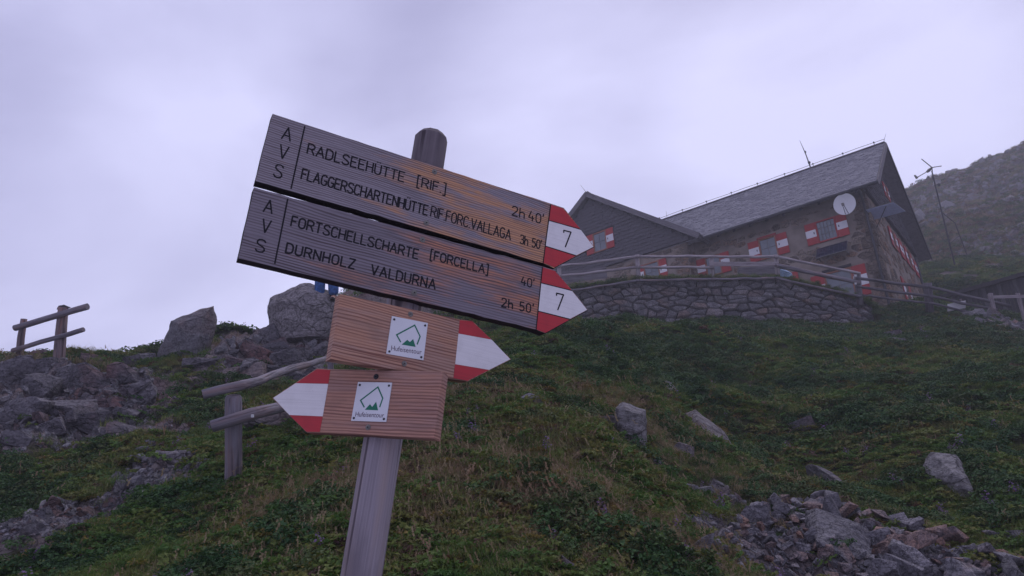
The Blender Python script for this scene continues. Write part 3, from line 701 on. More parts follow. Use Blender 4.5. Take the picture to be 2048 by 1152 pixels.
def logo_plate(bd, TL, TR, BR, BL, cTL, cTR, cBL, outline, mount, t0, t1):
    """white metal plate with a green outline of a gable and two peaks"""
    q = [bd.uv(p) for p in (TL, TR, BR, BL)]
    mb = MB(); mb.prism(np.array([np.append(p, .0024) for p in q]), (0, 0, 1), .0022)
    pl = bpy.data.objects.new('trail_plate', mb.mesh('trail_plate', mats=[MAT['plate']])); COL.objects.link(pl); pl.parent = bd.e
    A_ = np.array([np.array(cTR, float) - cTL, np.array(cBL, float) - cTL]).T; Ai = np.linalg.inv(A_)
    def loc(p):
        s_, t_ = Ai @ (np.array(p, float) - cTL); return (q[0] * (1 - s_) + q[1] * s_) * (1 - t_) + (q[3] * (1 - s_) + q[2] * s_) * t_
    def add(mb, nm, mt):
        o = bpy.data.objects.new(nm, mb.mesh(nm, mats=[mt])); COL.objects.link(o); o.parent = pl; return o
    # stroked outline with mitred corners
    P = [loc(p) for p in outline]; w = .0017; mb = MB(); Lf, Rt = [], []
    for i, p in enumerate(P):
        d0 = nrm(P[i] - P[i - 1]) if i else nrm(P[1] - P[0]); d1 = nrm(P[i + 1] - P[i]) if i < len(P) - 1 else d0
        n0 = np.array([-d0[1], d0[0]]); n1 = np.array([-d1[1], d1[0]]); mn = nrm(n0 + n1); mn = mn / max(.45, np.dot(mn, n0))
        Lf.append(np.append(p + mn * w, .0027)); Rt.append(np.append(p - mn * w, .0027))
    n = len(P); mb.add(Lf + Rt, [(i, i + 1, n + i + 1, n + i)[::-1] for i in range(n - 1)]); add(mb, 'green_outline', MAT['green'])
    mb = MB(); M_ = [np.append(loc(p), .0027) for p in mount]; mb.add(M_, [(0, 1, 2), (0, 2, 4), (2, 3, 4)] if len(M_) == 5 else [tuple(range(len(M_)))]); add(mb, 'green_peaks', MAT['green'])
    a, c = loc(t0), loc(t1); d = c - a; ang = math.atan2(d[1], d[0])
    tx = bpy.data.curves.new('print', 'FONT'); tx.body = 'Hufeisentour'; tx.size = 1; tx.align_x = 'LEFT'
    to = bpy.data.objects.new('print', tx); COL.objects.link(to); dg = bpy.context.evaluated_depsgraph_get(); dg.update()
    me = bpy.data.meshes.new_from_object(to.evaluated_get(dg)); bpy.data.objects.remove(to)
    xs = [v.co.x for v in me.vertices]; k = np.linalg.norm(d) / (max(xs) - min(xs)); x0 = min(xs)
    ca, sa = math.cos(ang), math.sin(ang)
    for v in me.vertices:
        x, y = (v.co.x - x0) * k, v.co.y * k * 1.12; v.co = (a[0] + ca * x - sa * y, a[1] + sa * x + ca * y, .0027)
    me.materials.clear(); me.materials.append(MAT['textink']); o = bpy.data.objects.new('print', me); COL.objects.link(o); o.parent = pl
    for s_, t_ in ((.07, .08), (.93, .08), (.93, .93), (.07, .93)):
        c_ = (q[0] * (1 - s_) + q[1] * s_) * (1 - t_) + (q[3] * (1 - s_) + q[2] * s_) * t_
        mb = MB(); V = []; 
        for r_, h_ in ((.0030, .0020), (.0028, .0036), (.0016, .0046), (.0002, .0048)):
            V += [(c_[0] + r_ * math.cos(t), c_[1] + r_ * math.sin(t), h_) for t in np.linspace(0, 2 * math.pi, 10, endpoint=False)]
        mb.add(V, [(i * 10 + k_, i * 10 + (k_ + 1) % 10, (i + 1) * 10 + (k_ + 1) % 10, (i + 1) * 10 + k_) for i in range(3) for k_ in range(10)])
        add(mb, 'rivet', MAT['darksteel'])
logo_plate(b3, (783.3, 632.3), (855, 646.5), (846, 720.9), (771.8, 707.6), (892, 245), (1135, 293), (853, 500),
           [(947, 424), (921, 374), (1043, 308), (1078, 386), (1056, 440)], [(953, 440), (991, 408), (1008, 424), (1030, 403), (1046, 457)], (884, 478), (1084, 508))
logo_plate(b4, (717, 764.3), (784.8, 765.7), (773, 844.2), (703, 841.9), (668, 692), (897, 697), (620, 955),
           [(710, 865), (685, 818), (803, 727), (833, 803), (811, 863)], [(713, 881), (748, 843), (762, 862), (789, 826), (800, 884)], (648, 926), (835, 932))
b3.screw((821, 628.5), r=.0055); b3.screw((808.4, 727.4), r=.0055); b4.screw((752.3, 753.3), 'darksteel', r=.0055); b4.screw((736.4, 854.6), r=.0055)
print('boards', [np.linalg.norm(b_.uv((545, 228))) for b_ in (b1, b2)], 'board height', np.linalg.norm(b1.uv((545, 228))))

# ------------------------------------------------------------------ rocks
def hull_bm(pts):
    bm = bmesh.new(); vs = [bm.verts.new(p) for p in pts]
    r = bmesh.ops.convex_hull(bm, input=vs)
    bmesh.ops.delete(bm, geom=list({q for q in r['geom_interior'] + r['geom_unused'] if isinstance(q, bmesh.types.BMVert)}), context='VERTS')
    return bm
def rock_mesh(name, pts, mat, cuts=0, disp=0.0, fr=3.0, seed=0, bevel=0.0, smooth=False, ridge=.5):
    bm = hull_bm([tuple(p) for p in pts])
    if bevel > 0: bmesh.ops.bevel(bm, geom=list(bm.edges), offset=bevel, segments=1, affect='EDGES', profile=.5)
    bmesh.ops.triangulate(bm, faces=bm.faces)
    for c in range(cuts): bmesh.ops.subdivide_edges(bm, edges=bm.edges, cuts=1, use_grid_fill=True)
    bm.normal_update()
    if disp > 0:
        P = np.array([v.co for v in bm.verts]); Nn = np.array([v.normal for v in bm.verts])
        d = fbm(P * fr, 4, seed, .55) * (1 - ridge) + fbm(P * fr * .8 + 31, 4, seed + 50, .55, True) * ridge
        # slabby breaks: quantised layers
        lay = P @ nrm(np.array([.35, .2, 1.0])) * fr * 2.2; st = (lay - np.floor(lay)); d = d + (np.abs(st - .5) * 2 - .5) * .35
        Q = P + Nn * (d * disp)[:, None]
        for v, q in zip(bm.verts, Q): v.co = q
    me = bpy.data.meshes.new(name); bm.to_mesh(me); bm.free(); me.materials.append(mat)
    if smooth: me.polygons.foreach_set('use_smooth', [True] * len(me.polygons))
    return me
def rnd_stone(seed, n=13, flat=1.0, boxy=.35):
    r = np.random.default_rng(seed); p = r.normal(size=(n, 3)); p /= np.linalg.norm(p, axis=1, keepdims=True)
    p = np.sign(p) * np.abs(p) ** (1 - boxy * .6); p /= np.abs(p).max(0)
    return p * np.array([.5, .5 * r.uniform(.6, .95), .5 * r.uniform(.5, .8) * flat])
def mesh_obj(name, me, loc, label=None, cat=None, group=None, rot=None, sc=None):
    o = bpy.data.objects.new(name, me); COL.objects.link(o); o.location = tuple(loc)
    if rot is not None: o.rotation_euler = rot
    if sc is not None: o.scale = sc
    return tag(o, label, cat, group)
def lying_rock(name, px, thick, mat, label, group=None, cuts=3, disp=.025, fr=4, seed=1, cat='rock', near=.975):
    """half-buried slab following the slope under its seen outline"""
    P = []
    for x, y in px:
        _, Dg = ground_hit(x, min(y, 1185)); P.append(at(x, y, Dg * near))
    P = np.array(P); c = P.mean(0); D0 = (P - CAM) @ fw; Dc = D0.mean(); P = np.array([CAM + (p - CAM) * (Dc + np.clip(d - Dc, -.22 * Dc * .3, .22 * Dc * .3)) / d for p, d in zip(P, D0)]); c = P.mean(0)
    n = nrm(np.array([-.08, -.42, .9])); r = np.random.default_rng(seed); pts = []
    for h, f, st_ in ((.5, .66, 3), (.12, .97, 1), (-.8, .85, 1)):
        for p in P[(seed % 2) if st_ > 1 else 0::st_]: pts.append(c + (p - c) * f * r.uniform(.93, 1.0) + n * thick * (h + r.uniform(-.08, .08)))
    me = rock_mesh(name, np.array(pts) - c, mat, cuts, disp, fr, seed)
    return mesh_obj(name, me, c, label, cat, group)
def outline_rock(name, px, D, thick, mat, label, group=None, cuts=4, disp=.05, fr=2.5, seed=1, sink=.25, cat='boulder', flatten=.8):
    """rock whose seen outline is known: real size at its distance, rounded off in depth"""
    P = np.array([at(x, y, D) for x, y in px]); c = P.mean(0); nv = nrm(c - CAM); r = np.random.default_rng(seed)
    pts = []
    for k, f in ((-.5, .55), (-.22, .9), (.05, 1.0), (.5, .75)):
        for p in P:
            q = c + (p - c) * f * r.uniform(.94, 1.0) + nv * thick * (k + r.uniform(-.06, .06)); q = q + nv * 0; pts.append(q)
    pts = np.array(pts); lo = P[:, 2].min()
    if sink > 0:
        b_ = pts * np.array([1, 1, 0]); cc = b_.mean(0); pts = np.concatenate([pts, cc + (b_ - cc) * .8 + np.array([0, 0, lo - sink])])
    c0 = np.array([c[0], c[1], lo]); s_ = np.abs(pts - c0).max()
    me = rock_mesh(name, pts - c0, mat, cuts, disp, fr / 1.0, seed)
    return mesh_obj(name, me, c0, label, cat, group)
outline_rock('boulder', [(316, 708), (328, 690), (340, 655), (342, 642), (370, 631), (400, 620), (428, 611), (434, 640), (425, 676), (400, 705)], 15.3, .9, MAT['rock'],
             'tall slanted grey boulder leaning on the skyline between the left fence and the big rock', seed=3, disp=.05, fr=2.2, cuts=3)
outline_rock('boulder', [(535, 636), (535, 612), (541, 598), (575, 584), (600, 567), (622, 566), (645, 577), (673, 584), (690, 600), (700, 660), (640, 676), (560, 668)], 17.0, 1.6, MAT['bigrock'],
             'biggest pale boulder on the crest, the person in blue trousers stands on it', seed=8, disp=.09, fr=1.4, cuts=4)
outline_rock('boulder', [(676, 610), (685, 592), (700, 577), (735, 580), (800, 596), (830, 620), (800, 650), (700, 660)], 23.5, 1.6, MAT['bigrock'],
             'hazy broad rock behind the upper edge of the small right-pointing arrow board', seed=12, disp=.12, fr=1.2, cuts=4)
# crag rocks of the left slope: (cx, cy, w, h, D, tilt, seed, label)
CR = [(28, 752, 70, 70, 13.2, 10, 1, 'slabby dark rock at the far left edge below the fence post'), (72, 776, 60, 62, 12.9, -15, 2, 'leaning dark slab right of the far left edge rock'),
      (90, 738, 44, 40, 13.6, 20, 3, 'small lighter rock below the left fence, between its two posts'), (140, 762, 90, 54, 13.2, 18, 4, 'broad ridged slab below the capped fence post'),
      (182, 762, 80, 52, 13.1, -12, 5, 'wide flat slab right of the ridged slab under the fence'), (244, 747, 66, 40, 13.4, 4, 6, 'flat topped dark block in the grass left of the slanted boulder'),
      (75, 711, 34, 22, 14.0, 5, 7, 'small brown rock on the skyline between the fence posts'), (176, 718, 36, 24, 14.0, -20, 8, 'small pointed rock on the skyline right of the capped post'),
      (262, 722, 36, 22, 14.4, 12, 9, 'low rounded rock on the skyline, left one of a pair before the slanted boulder'), (292, 716, 38, 22, 14.6, -8, 10, 'low rounded rock on the skyline, right one of a pair before the slanted boulder'),
      (403, 733, 70, 40, 13.6, -10, 11, 'flat dark rock in the grass below the slanted boulder'), (492, 745, 84, 32, 13.2, 6, 12, 'low pale boulder above the top rail of the log fence'),
      (284, 786, 46, 46, 12.3, -35, 13, 'tilted rock beside the stony runnel'), (225, 815, 60, 30, 11.4, -18, 14, 'pale thin slab lying on the outcrop'), (246, 826, 50, 20, 11.0, -4, 15, 'dark flat slab at the right end of the outcrop'),
      (120, 812, 100, 44, 11.8, 6, 16, 'broken dark ledge in the middle of the outcrop'), (50, 820, 90, 46, 11.8, -8, 17, 'broken ledge at the left edge of the outcrop'), (180, 850, 80, 44, 11.0, 12, 18, 'reddish rock at the foot of the outcrop'),
      (245, 862, 70, 36, 10.8, -10, 19, 'purple grey rock right of the reddish one'), (92, 858, 80, 36, 11.0, 8, 20, 'low dark rock left of the reddish one'), (30, 880, 60, 30, 10.4, -6, 21, 'crumbling ledge near the left edge'),
      (545, 698, 70, 50, 15.2, 28, 22, 'jagged slab below the biggest boulder, upper one'), (505, 712, 60, 44, 14.8, -20, 23, 'jagged slab left under the upper one'), (580, 722, 80, 40, 14.6, 15, 24, 'jagged slab under the biggest boulder, lower one'),
      (530, 672, 50, 44, 16.4, 30, 25, 'dark knob left of the biggest boulder'), (622, 700, 60, 40, 15.2, -12, 26, 'dark rock right under the biggest boulder'), (470, 730, 60, 30, 14.2, -6, 27, 'dark ledge left of the jagged slabs'), (625, 745, 60, 36, 13.4, 8, 28, 'rock behind the top rail near the far fence post'), (575, 752, 64, 26, 13.0, -6, 43, 'greenish flat rock behind the top rail'),
      (548, 838, 104, 40, 8.6, 8, 29, 'pale cracked rock behind the lower rail'), (570, 866, 56, 18, 8.0, 12, 30, 'narrow flat rock under the red tip of the lowest arrow board'), (340, 916, 62, 26, 8.0, 0, 31, 'flat reddish step slab on the path'),
      (292, 906, 44, 26, 8.2, 14, 32, 'small stone left of the reddish step slab'), (302, 894, 34, 22, 8.5, -20, 33, 'tilted stone above the step slab'), (272, 922, 44, 22, 7.9, 6, 34, 'low stone on the path left below the step slab'),
      (335, 984, 56, 18, 6.9, 6, 35, 'pale flat path stone near the log fence post'), (278, 960, 46, 22, 7.3, -12, 36, 'brown stone in the middle of the path'), (140, 984, 26, 18, 7.3, -30, 37, 'small tilted stone left of the path'),
      (215, 1006, 36, 18, 6.8, 8, 38, 'low brown stone in the path gravel'), (108, 1006, 26, 26, 6.9, -40, 39, 'mossy stone on the grassy edge of the path'), (190, 970, 40, 16, 7.3, 6, 40, 'thin grey stone above the path gravel'), (520, 902, 60, 14, 7.6, 4, 41, 'small pale stone right of the log fence post'),
      
      (1212, 850, 66, 38, 8.5, -28, 51, 'light rock lying left against the standing boulder'), (1258, 868, 44, 28, 8.3, 5, 52, 'small light rock under the standing boulder'),
      (1330, 770, 42, 30, 11.2, -32, 53, 'small grey rock above the standing boulder'), (1062, 798, 48, 18, 8.4, -22, 54, 'low rock in the grass near the small right-pointing board'), (1143, 806, 34, 14, 8.3, -26, 55, 'little rock between the low rock and the standing boulder'),
      (1370, 910, 42, 34, 8.6, -20, 57, 'round grey rock below the long pale slab'), (1600, 848, 60, 34, 12.2, -8, 58, 'grey rock in the middle of the right slope'),
      (1938, 990, 40, 20, 8.4, -30, 61, 'small stone at the foot of the broad pale boulder'),
      (1785, 672, 66, 18, 19.5, 2, 62, 'flat dark rock in the grass below the hut corner'), (1792, 684, 40, 16, 19, -5, 63, 'lower flat rock below the hut corner'), (1370, 975, 50, 18, 6.9, -12, 64, 'low rock at the grass edge left of the rubble'), (1310, 930, 30, 20, 7.4, 5, 65, 'tiny rock in the dry grass'),
      (1140, 1130, 30, 34, 4.4, 10, 66, 'dark stone at the bottom of the picture'), (1405, 985, 44, 20, 6.9, 10, 67, 'dark stone at the upper left tip of the rubble'), (1408, 1092, 24, 66, 5.2, -62, 68, 'narrow slanting stone left of the rubble'),
      (2040, 1078, 40, 26, 6.0, 0, 69, 'reddish stone at the right edge of the picture'), (1990, 1075, 40, 22, 6.3, 0, 70, 'dark stone beside the reddish edge stone')]
for cx, cy, w, h, D, tilt, sd_, lab in CR:
    P0, Dh = ground_hit(cx, cy + h * .30)
    D = Dh if abs(Dh - D) < 4 else D
    sw, sh = w * D / FOC, h * D / FOC
    pts = rnd_stone(sd_ * 7 + 1, 12, 1.0, .7); pts = pts / np.abs(pts).max(0) * .5
    px_ = rt; c_, s_ = math.cos(R(tilt)), math.sin(R(tilt)); X_ = rt * c_ + HZ * s_; Z_ = HZ * c_ - rt * s_; Y_ = nrm(np.cross(Z_, X_))
    dep = min(max(sw * .8, sh * .7), sw * 1.2)
    V = pts[:, :1] * X_ * sw * 1.12 + pts[:, 1:2] * Y_ * dep + pts[:, 2:3] * Z_ * sh * 1.25
    mt = MAT['crag'] if cx < 700 and cy < 890 else (MAT['rock'] if cx < 1000 or cy > 960 else MAT['bigrock'] if sd_ in (50, 51, 52, 56, 60, 59, 53) else MAT['rock'])
    if sd_ in (12, 29): mt = MAT['bigrock']
    me = rock_mesh('rock', V, mt, 3 if sw > .3 else 2, min(sw, sh) * .075, 3.6 / max(.3, min(1.2, sw)), sd_ * 3)
    c3 = at(cx, cy, D); g_ = H(c3[None, :2])[0]
    c3 = P0 + HZ * (sh * .28) + np.array([0, dep * .15, 0])
    mesh_obj('rock', me, c3, lab, 'rock', 'rocks in the slope')

for px_o, th_, lab, sd_, fr_ in [([(1225, 848), (1232, 815), (1245, 805), (1262, 811), (1291, 820), (1292, 842), (1281, 852), (1279, 874), (1255, 876), (1238, 866)], .38, 'light angular boulder standing in the grass, biggest of the middle slope', 60, 5),
        ([(1368, 836), (1382, 832), (1405, 850), (1440, 868), (1472, 905), (1455, 908), (1415, 895), (1392, 876)], .35, 'long pale slab slanting down right of the standing boulder', 61, 4),
        ([(1609, 938), (1620, 931), (1640, 938), (1668, 960), (1700, 980), (1730, 1004), (1700, 1000), (1650, 972), (1615, 948)], .22, 'thin straight slab slanting down above the rubble', 62, 5),
        ([(1843, 938), (1850, 926), (1870, 921), (1900, 929), (1926, 929), (1936, 962), (1950, 992), (1925, 988), (1890, 968), (1855, 952)], .3, 'broad pale boulder in the right slope', 63, 3.5)]:
    cx = sum(q[0] for q in px_o) / len(px_o); cy = sum(q[1] for q in px_o) / len(px_o); _, Dg = ground_hit(cx, cy if sd_ != 60 else max(q[1] for q in px_o) - 2)
    (lying_rock('rock', px_o, th_, MAT['bigrock'] if sd_ != 62 else MAT['rock'], lab, 'rocks in the slope', disp=.03, fr=fr_, seed=sd_, near=.965 if sd_ != 63 else .985) if sd_ != 60 else outline_rock('rock', px_o, Dg * 1.0, th_, MAT['bigrock'], lab, 'rocks in the slope', cuts=3, disp=.03, fr=fr_, seed=sd_, cat='rock', sink=.12))

# rubble heap on the lower right
RM = [rock_mesh('rubble_stone', rnd_stone(100 + i, 9 + i % 4, 1.0 if i % 3 else .55, .8), MAT['rubble'], 1, .022, 2.6, 40 + i, bevel=.012) for i in range(18)]
def put_stone(px, py, size, seed, label, group, asp=(1, 1, 1), rot=None, lift=.25, name='rubble_stone', me=None, D=None):
    r = np.random.default_rng(seed); P, Dh = ground_hit(px, py) if D is None else (at(px, py, D), D)
    s = size * Dh / FOC
    e = rot if rot is not None else (r.uniform(-.6, .6), r.uniform(-.6, .6), r.uniform(0, 6.28))
    o = bpy.data.objects.new(name, me or RM[seed % len(RM)]); COL.objects.link(o)
    o.location = tuple(P + HZ * s * lift); o.rotation_euler = e; o.scale = (s * asp[0] * r.uniform(.85, 1.25), s * asp[1] * r.uniform(.7, 1.1), s * asp[2] * r.uniform(.8, 1.2))
    return tag(o, label, 'stone', group)
lying_rock('rubble_stone', [(1606, 1042), (1612, 1030), (1650, 1038), (1700, 1062), (1742, 1070), (1748, 1105), (1746, 1152), (1720, 1170), (1670, 1140), (1632, 1092)], .3, MAT['wedge'],
             'big dark wedge of rock in the middle of the rubble heap, largest of all', 'stones of the rubble heap', cuts=4, disp=.03, fr=5, seed=21, cat='stone')
lying_rock('rubble_stone', [(1648, 1012), (1650, 986), (1664, 990), (1684, 1008), (1680, 1018)], .2, MAT['rubble'], 'small upright pointed stone on top of the rubble heap', 'stones of the rubble heap', cuts=2, disp=.015, fr=9, seed=22, cat='stone')
lying_rock('rubble_stone', [(1776, 1096), (1784, 1082), (1804, 1090), (1846, 1118), (1868, 1136), (1846, 1140), (1802, 1118)], .14, MAT['rubble'], 'long rusty stone pointing down right beside the big dark wedge', 'stones of the rubble heap', cuts=3, disp=.02, fr=7, seed=24, cat='stone')
lying_rock('rubble_stone', [(1884, 1134), (1894, 1122), (1944, 1130), (1972, 1148), (1956, 1172), (1886, 1164)], .14, MAT['rubble'], 'flat reddish slab at the bottom right corner of the rubble heap', 'stones of the rubble heap', cuts=3, disp=.02, fr=7, seed=25, cat='stone')
lying_rock('rubble_stone', [(1480, 1032), (1508, 1018), (1530, 1018), (1548, 1032), (1540, 1040), (1490, 1040)], .2, MAT['rubble'], 'pale flat stone on the grass at the left edge of the rubble heap', 'stones of the rubble heap', cuts=2, disp=.012, fr=9, seed=26, cat='stone')
lying_rock('rubble_stone', [(2002, 1132), (2012, 1124), (2030, 1132), (2046, 1152), (2030, 1165), (2010, 1150)], .2, MAT['rock'], 'pale rounded stone at the right edge below the rubble heap', 'stones of the rubble heap', cuts=2, disp=.012, fr=9, seed=27, cat='stone')
DIRS = ['right of', 'upper right of', 'above', 'upper left of', 'left of', 'lower left of', 'below', 'lower right of']
HEAP_ANCH = [(1690, 1095, 'the dark wedge rock'), (1665, 1002, 'the upright pointed stone'), (1822, 1112, 'the long rusty stone'), (1930, 1145, 'the flat reddish slab'), (1512, 1030, 'the pale flat stone'), (1408, 1092, 'the narrow slanting stone'), (2028, 1140, 'the pale rounded edge stone'), (1590, 1130, 'the fine debris patch')]
def rel(x, y, what, anchors):
    a = min(anchors, key=lambda q: math.hypot(x - q[0], y - q[1])); d = math.hypot(x - a[0], y - a[1]); k = int(round(math.degrees(math.atan2(a[1] - y, x - a[0])) / 45)) % 8
    return '%s %s %s %s' % (what, 'close' if d < 32 else 'a little' if d < 62 else 'well', DIRS[k], a[2])
def heap_edge(x): return np.interp(x, [1400, 1470, 1520, 1560, 1650, 1720, 1800, 1880, 1960, 2048], [1120, 1048, 1020, 1005, 1003, 1030, 1052, 1082, 1108, 1128])
r_ = np.random.default_rng(5); cnt = 0; placed = []
while cnt < 285:
    x = r_.uniform(1400, 2060); y = heap_edge(x) + abs(r_.normal(0, 1)) * 52 + 3
    if y > 1190: continue
    small = x < 1610 and y > 1065
    s = r_.uniform(14, 24) if small else r_.uniform(18, 32) if x < 1610 else r_.choice([18, 26, 36, 48], p=[.36, .34, .22, .08]) * r_.uniform(.85, 1.15)
    if any(math.hypot(x - a, (y - b) * 1.6) < (s + c) * .27 for a, b, c in placed): 
        if r_.uniform() < .9: continue
    placed.append((x, y, s)); cnt += 1
    lab = rel(x, y, ('small broken stone' if s < 24 else 'medium angular stone' if s < 45 else 'large angular stone'), HEAP_ANCH)
    put_stone(x, y, s * 1.3, 500 + cnt, lab, 'stones of the rubble heap', lift=.22 + .26 * (cnt % 3) / 2)
# loose stones on the path, the runnel and under the outcrop
PATH_ANCH = [(340, 916, 'the reddish step slab'), (467, 960, 'the log fence post'), (335, 984, 'the pale flat path stone'), (278, 960, 'the brown path stone'), (215, 1006, 'the low brown path stone'), (108, 1006, 'the mossy path stone'), (20, 1080, 'the path at the left edge'), (140, 984, 'the tilted path stone'),
             (284, 786, 'the tilted runnel rock'), (345, 840, 'the runnel middle'), (30, 880, 'the crumbling left ledge'), (92, 858, 'the low dark rock'), (1370, 975, 'the low grass edge rock'), (2010, 655, 'the shed heap')]
r_ = np.random.default_rng(9)
pe_ = None
# broken rocks filling the outcrop and the crag
CM = [rock_mesh('outcrop_stone', rnd_stone(200 + i, 9 + i % 4, .9, .8), MAT['crag'], 2, .028, 3.0, 140 + i) for i in range(10)]
CRAG_ANCH = [(28, 752, 'the left edge slab'), (72, 776, 'the leaning dark slab'), (140, 762, 'the broad ridged slab'), (182, 762, 'the wide flat slab'), (244, 747, 'the flat topped block'), (225, 815, 'the pale thin slab'), (246, 826, 'the dark flat slab'), (120, 812, 'the broken dark ledge'), (180, 850, 'the reddish rock'),
             (92, 858, 'the low dark rock'), (30, 880, 'the crumbling left ledge'), (545, 698, 'the upper jagged slab'), (505, 712, 'the left jagged slab'), (580, 722, 'the lower jagged slab'), (530, 672, 'the dark crest knob'), (470, 730, 'the dark ledge'), (620, 745, 'the rock behind the rail'), (403, 733, 'the flat dark rock')]
for i in range(120):
    if i < 84: x, y = r_.uniform(0, 290), r_.uniform(742, 885); y = min(y, 890 - x * .06)
    else: x, y = r_.uniform(455, 655), r_.uniform(672, 758)
    sz = r_.choice([18, 28, 42, 60], p=[.35, .3, .22, .13]) * r_.uniform(.8, 1.2)
    put_stone(x, y, sz, 2000 + i, rel(x, y, 'small broken stone' if sz < 24 else 'medium broken rock' if sz < 42 else 'large broken rock', CRAG_ANCH), 'broken rocks of the outcrop', lift=.12, name='outcrop_stone', me=CM[i % 10], asp=(1, .8, .75))
PATH = [((0, 1085), (170, 1025), 26, 90, 15, 'on the lower path'), ((170, 1025), (330, 965), 14, 46, 16, 'on the middle path'), ((270, 930), (340, 880), 16, 26, 18, 'beside the step slab'),
        ((330, 870), (350, 800), 12, 46, 13, 'in the runnel below the slanted boulder'), ((0, 870), (130, 880), 24, 46, 16, 'under the left outcrop'), ((1290, 955), (1420, 1000), 12, 14, 22, 'at the grass edge left of the rubble'), ((1960, 645), (2060, 670), 10, 34, 26, 'heaped below the shed')]
for (x0, y0), (x1, y1), wd, n, sz, lab in PATH:
    for i in range(n):
        t = r_.uniform(); x = x0 + (x1 - x0) * t + r_.normal() * wd * .3; y = y0 + (y1 - y0) * t + r_.normal() * wd * .55
        put_stone(x, y, sz * r_.uniform(.5, 1.35), 900 + i + int(x0), rel(x, y, 'loose grey stone', PATH_ANCH), 'loose stones of the path and runnel', lift=.12, name='loose_stone', asp=(1, 1, .7))
print('rocks done')

# ------------------------------------------------------------------ stone laying: irregular cells in a plane
def cells(w, h, sz, aspect=1.7, seed=0, inside=None, jitter=.42):
    """voronoi polygons of a jittered, coursed pattern; coordinates in metres"""
    r = np.random.default_rng(seed); ch = sz / math.sqrt(aspect); cw = sz * math.sqrt(aspect); P = []
    y = -ch; row = 0
    while y < h + ch:
        hh = ch * r.uniform(.6, 1.5); x = -cw + r.uniform(0, cw)
        while x < w + cw:
            ww = cw * r.choice([.45, .7, 1.0, 1.35, 1.9]) * r.uniform(.85, 1.15); P.append((x + ww / 2, y + hh / 2 + r.uniform(-jitter, jitter) * hh)); x += ww
        y += hh; row += 1
    P = np.array(P); Q = P * np.array([1, aspect]); out = []
    for i, q in enumerate(Q):
        if not (-.02 <= P[i, 0] <= w + .02 and -.02 <= P[i, 1] <= h + .02): continue
        d = ((Q - q) ** 2).sum(1); nb = np.argsort(d)[1:15]
        poly = [q + np.array(o) * sz * 3 for o in ((-1, -1), (1, -1), (1, 1), (-1, 1))]
        for j in nb:
            n = Q[j] - q; mid = (Q[j] + q) / 2; new = []
            for k in range(len(poly)):
                a, b2_ = poly[k], poly[(k + 1) % len(poly)]; da, db = np.dot(a - mid, n), np.dot(b2_ - mid, n)
                if da <= 0: new.append(a)
                if da * db < 0: new.append(a + (b2_ - a) * da / (da - db))
            poly = new
            if len(poly) < 3: break
        if len(poly) < 3: continue
        pl = np.array(poly) / np.array([1, aspect])
        pl[:, 0] = np.clip(pl[:, 0], 0, w); pl[:, 1] = np.clip(pl[:, 1], 0, h)
        keep = [pl[k] for k in range(len(pl)) if np.linalg.norm(pl[k] - pl[k - 1]) > .012]
        if len(keep) < 3: continue
        pl = np.array(keep); c = pl.mean(0)
        if inside is not None and not inside(*c): continue
        ar = .5 * abs(sum(pl[k][0] * pl[k - 1][1] - pl[k - 1][0] * pl[k][1] for k in range(len(pl))))
        if ar < .002: continue
        out.append((pl, c, ar))
    return out
def stone_mb(pl, c, mapf, joint, depth, proud, r):
    """one wall stone: polygon shrunk for the joint, chamfered, mapped by mapf(u, v, out)"""
    n = len(pl); ch = min(.05, depth * .35); V = []
    def ring(k, out):
        for p in pl:
            d = c - p; l = np.linalg.norm(d) + 1e-9; q = p + d / l * min(k, l * .6)
            V.append(mapf(q[0], q[1], out + r.uniform(-.008, .008)))
    ring(joint, -depth * .5); ring(joint * 1.1, proud - ch); ring(joint + ch * .8, proud)
    mb = MB(); V.append(mapf(c[0] + r.uniform(-.02, .02), c[1], proud + r.uniform(.004, .028)))
    F = [(i, (i + 1) % n, n + (i + 1) % n, n + i) for i in range(n)] + [(n + i, n + (i + 1) % n, 2 * n + (i + 1) % n, 2 * n + i) for i in range(n)] + [(2 * n + i, 2 * n + (i + 1) % n, 3 * n) for i in range(n)]
    mb.add(V, F); return mb
def lay(parent, cs, mapf, mat, joint, depth, proud, seed, maxparts, name='stone', stuff=None):
    r = np.random.default_rng(seed); cs = sorted(cs, key=lambda q: -q[2]); big = MB()
    for i, (pl, c, ar) in enumerate(cs):
        pr_ = proud + r.uniform(-.055, .06) * (depth / .2)
        mb = stone_mb(pl, c, mapf, joint, depth, pr_, r)
        if i < maxparts:
            o = mb.build(name, mat, parent)
        else:
            big.add(mb.v[0], mb.f)
    if big.n: tag(big.build(stuff or 'small_stone', mat, parent), kind='stuff')

# ------------------------------------------------------------------ dry stone terrace wall
wall = empty('terrace_wall', WB[3], 'long dry stone retaining wall of flat grey stones under the terrace railing', 'stone wall')
sl_ = np.concatenate([[0], np.cumsum(np.linalg.norm(np.diff(WT[:, :2], axis=0), axis=1))])
def wmap(u, v, out):
    """u along the wall, v 0..1 from foot to top"""
    T = np.array([np.interp(u, sl_, WT[:, k]) for k in range(3)]); B = np.array([np.interp(u, sl_, WB[:, k]) for k in range(3)])
    B = B + np.array([0, 0, -.5]); T = T + HZ * (.05 * math.sin(u * 2.1) + .03 * math.sin(u * 5.3))
    t0 = np.array([np.interp(u + .3, sl_, WT[:, k]) - np.interp(u - .3, sl_, WT[:, k]) for k in range(2)]); nn = nrm(np.array([t0[1], -t0[0], .12]))
    return B + (T - B) * v + nn * out
HW = 2.1
mb = MB(); us = np.linspace(0, sl_[-1], 90); V = [wmap(u, v, -.05) for v in (0, .5, 1.0) for u in us] + [wmap(u, 1.0, -.8) for u in us]
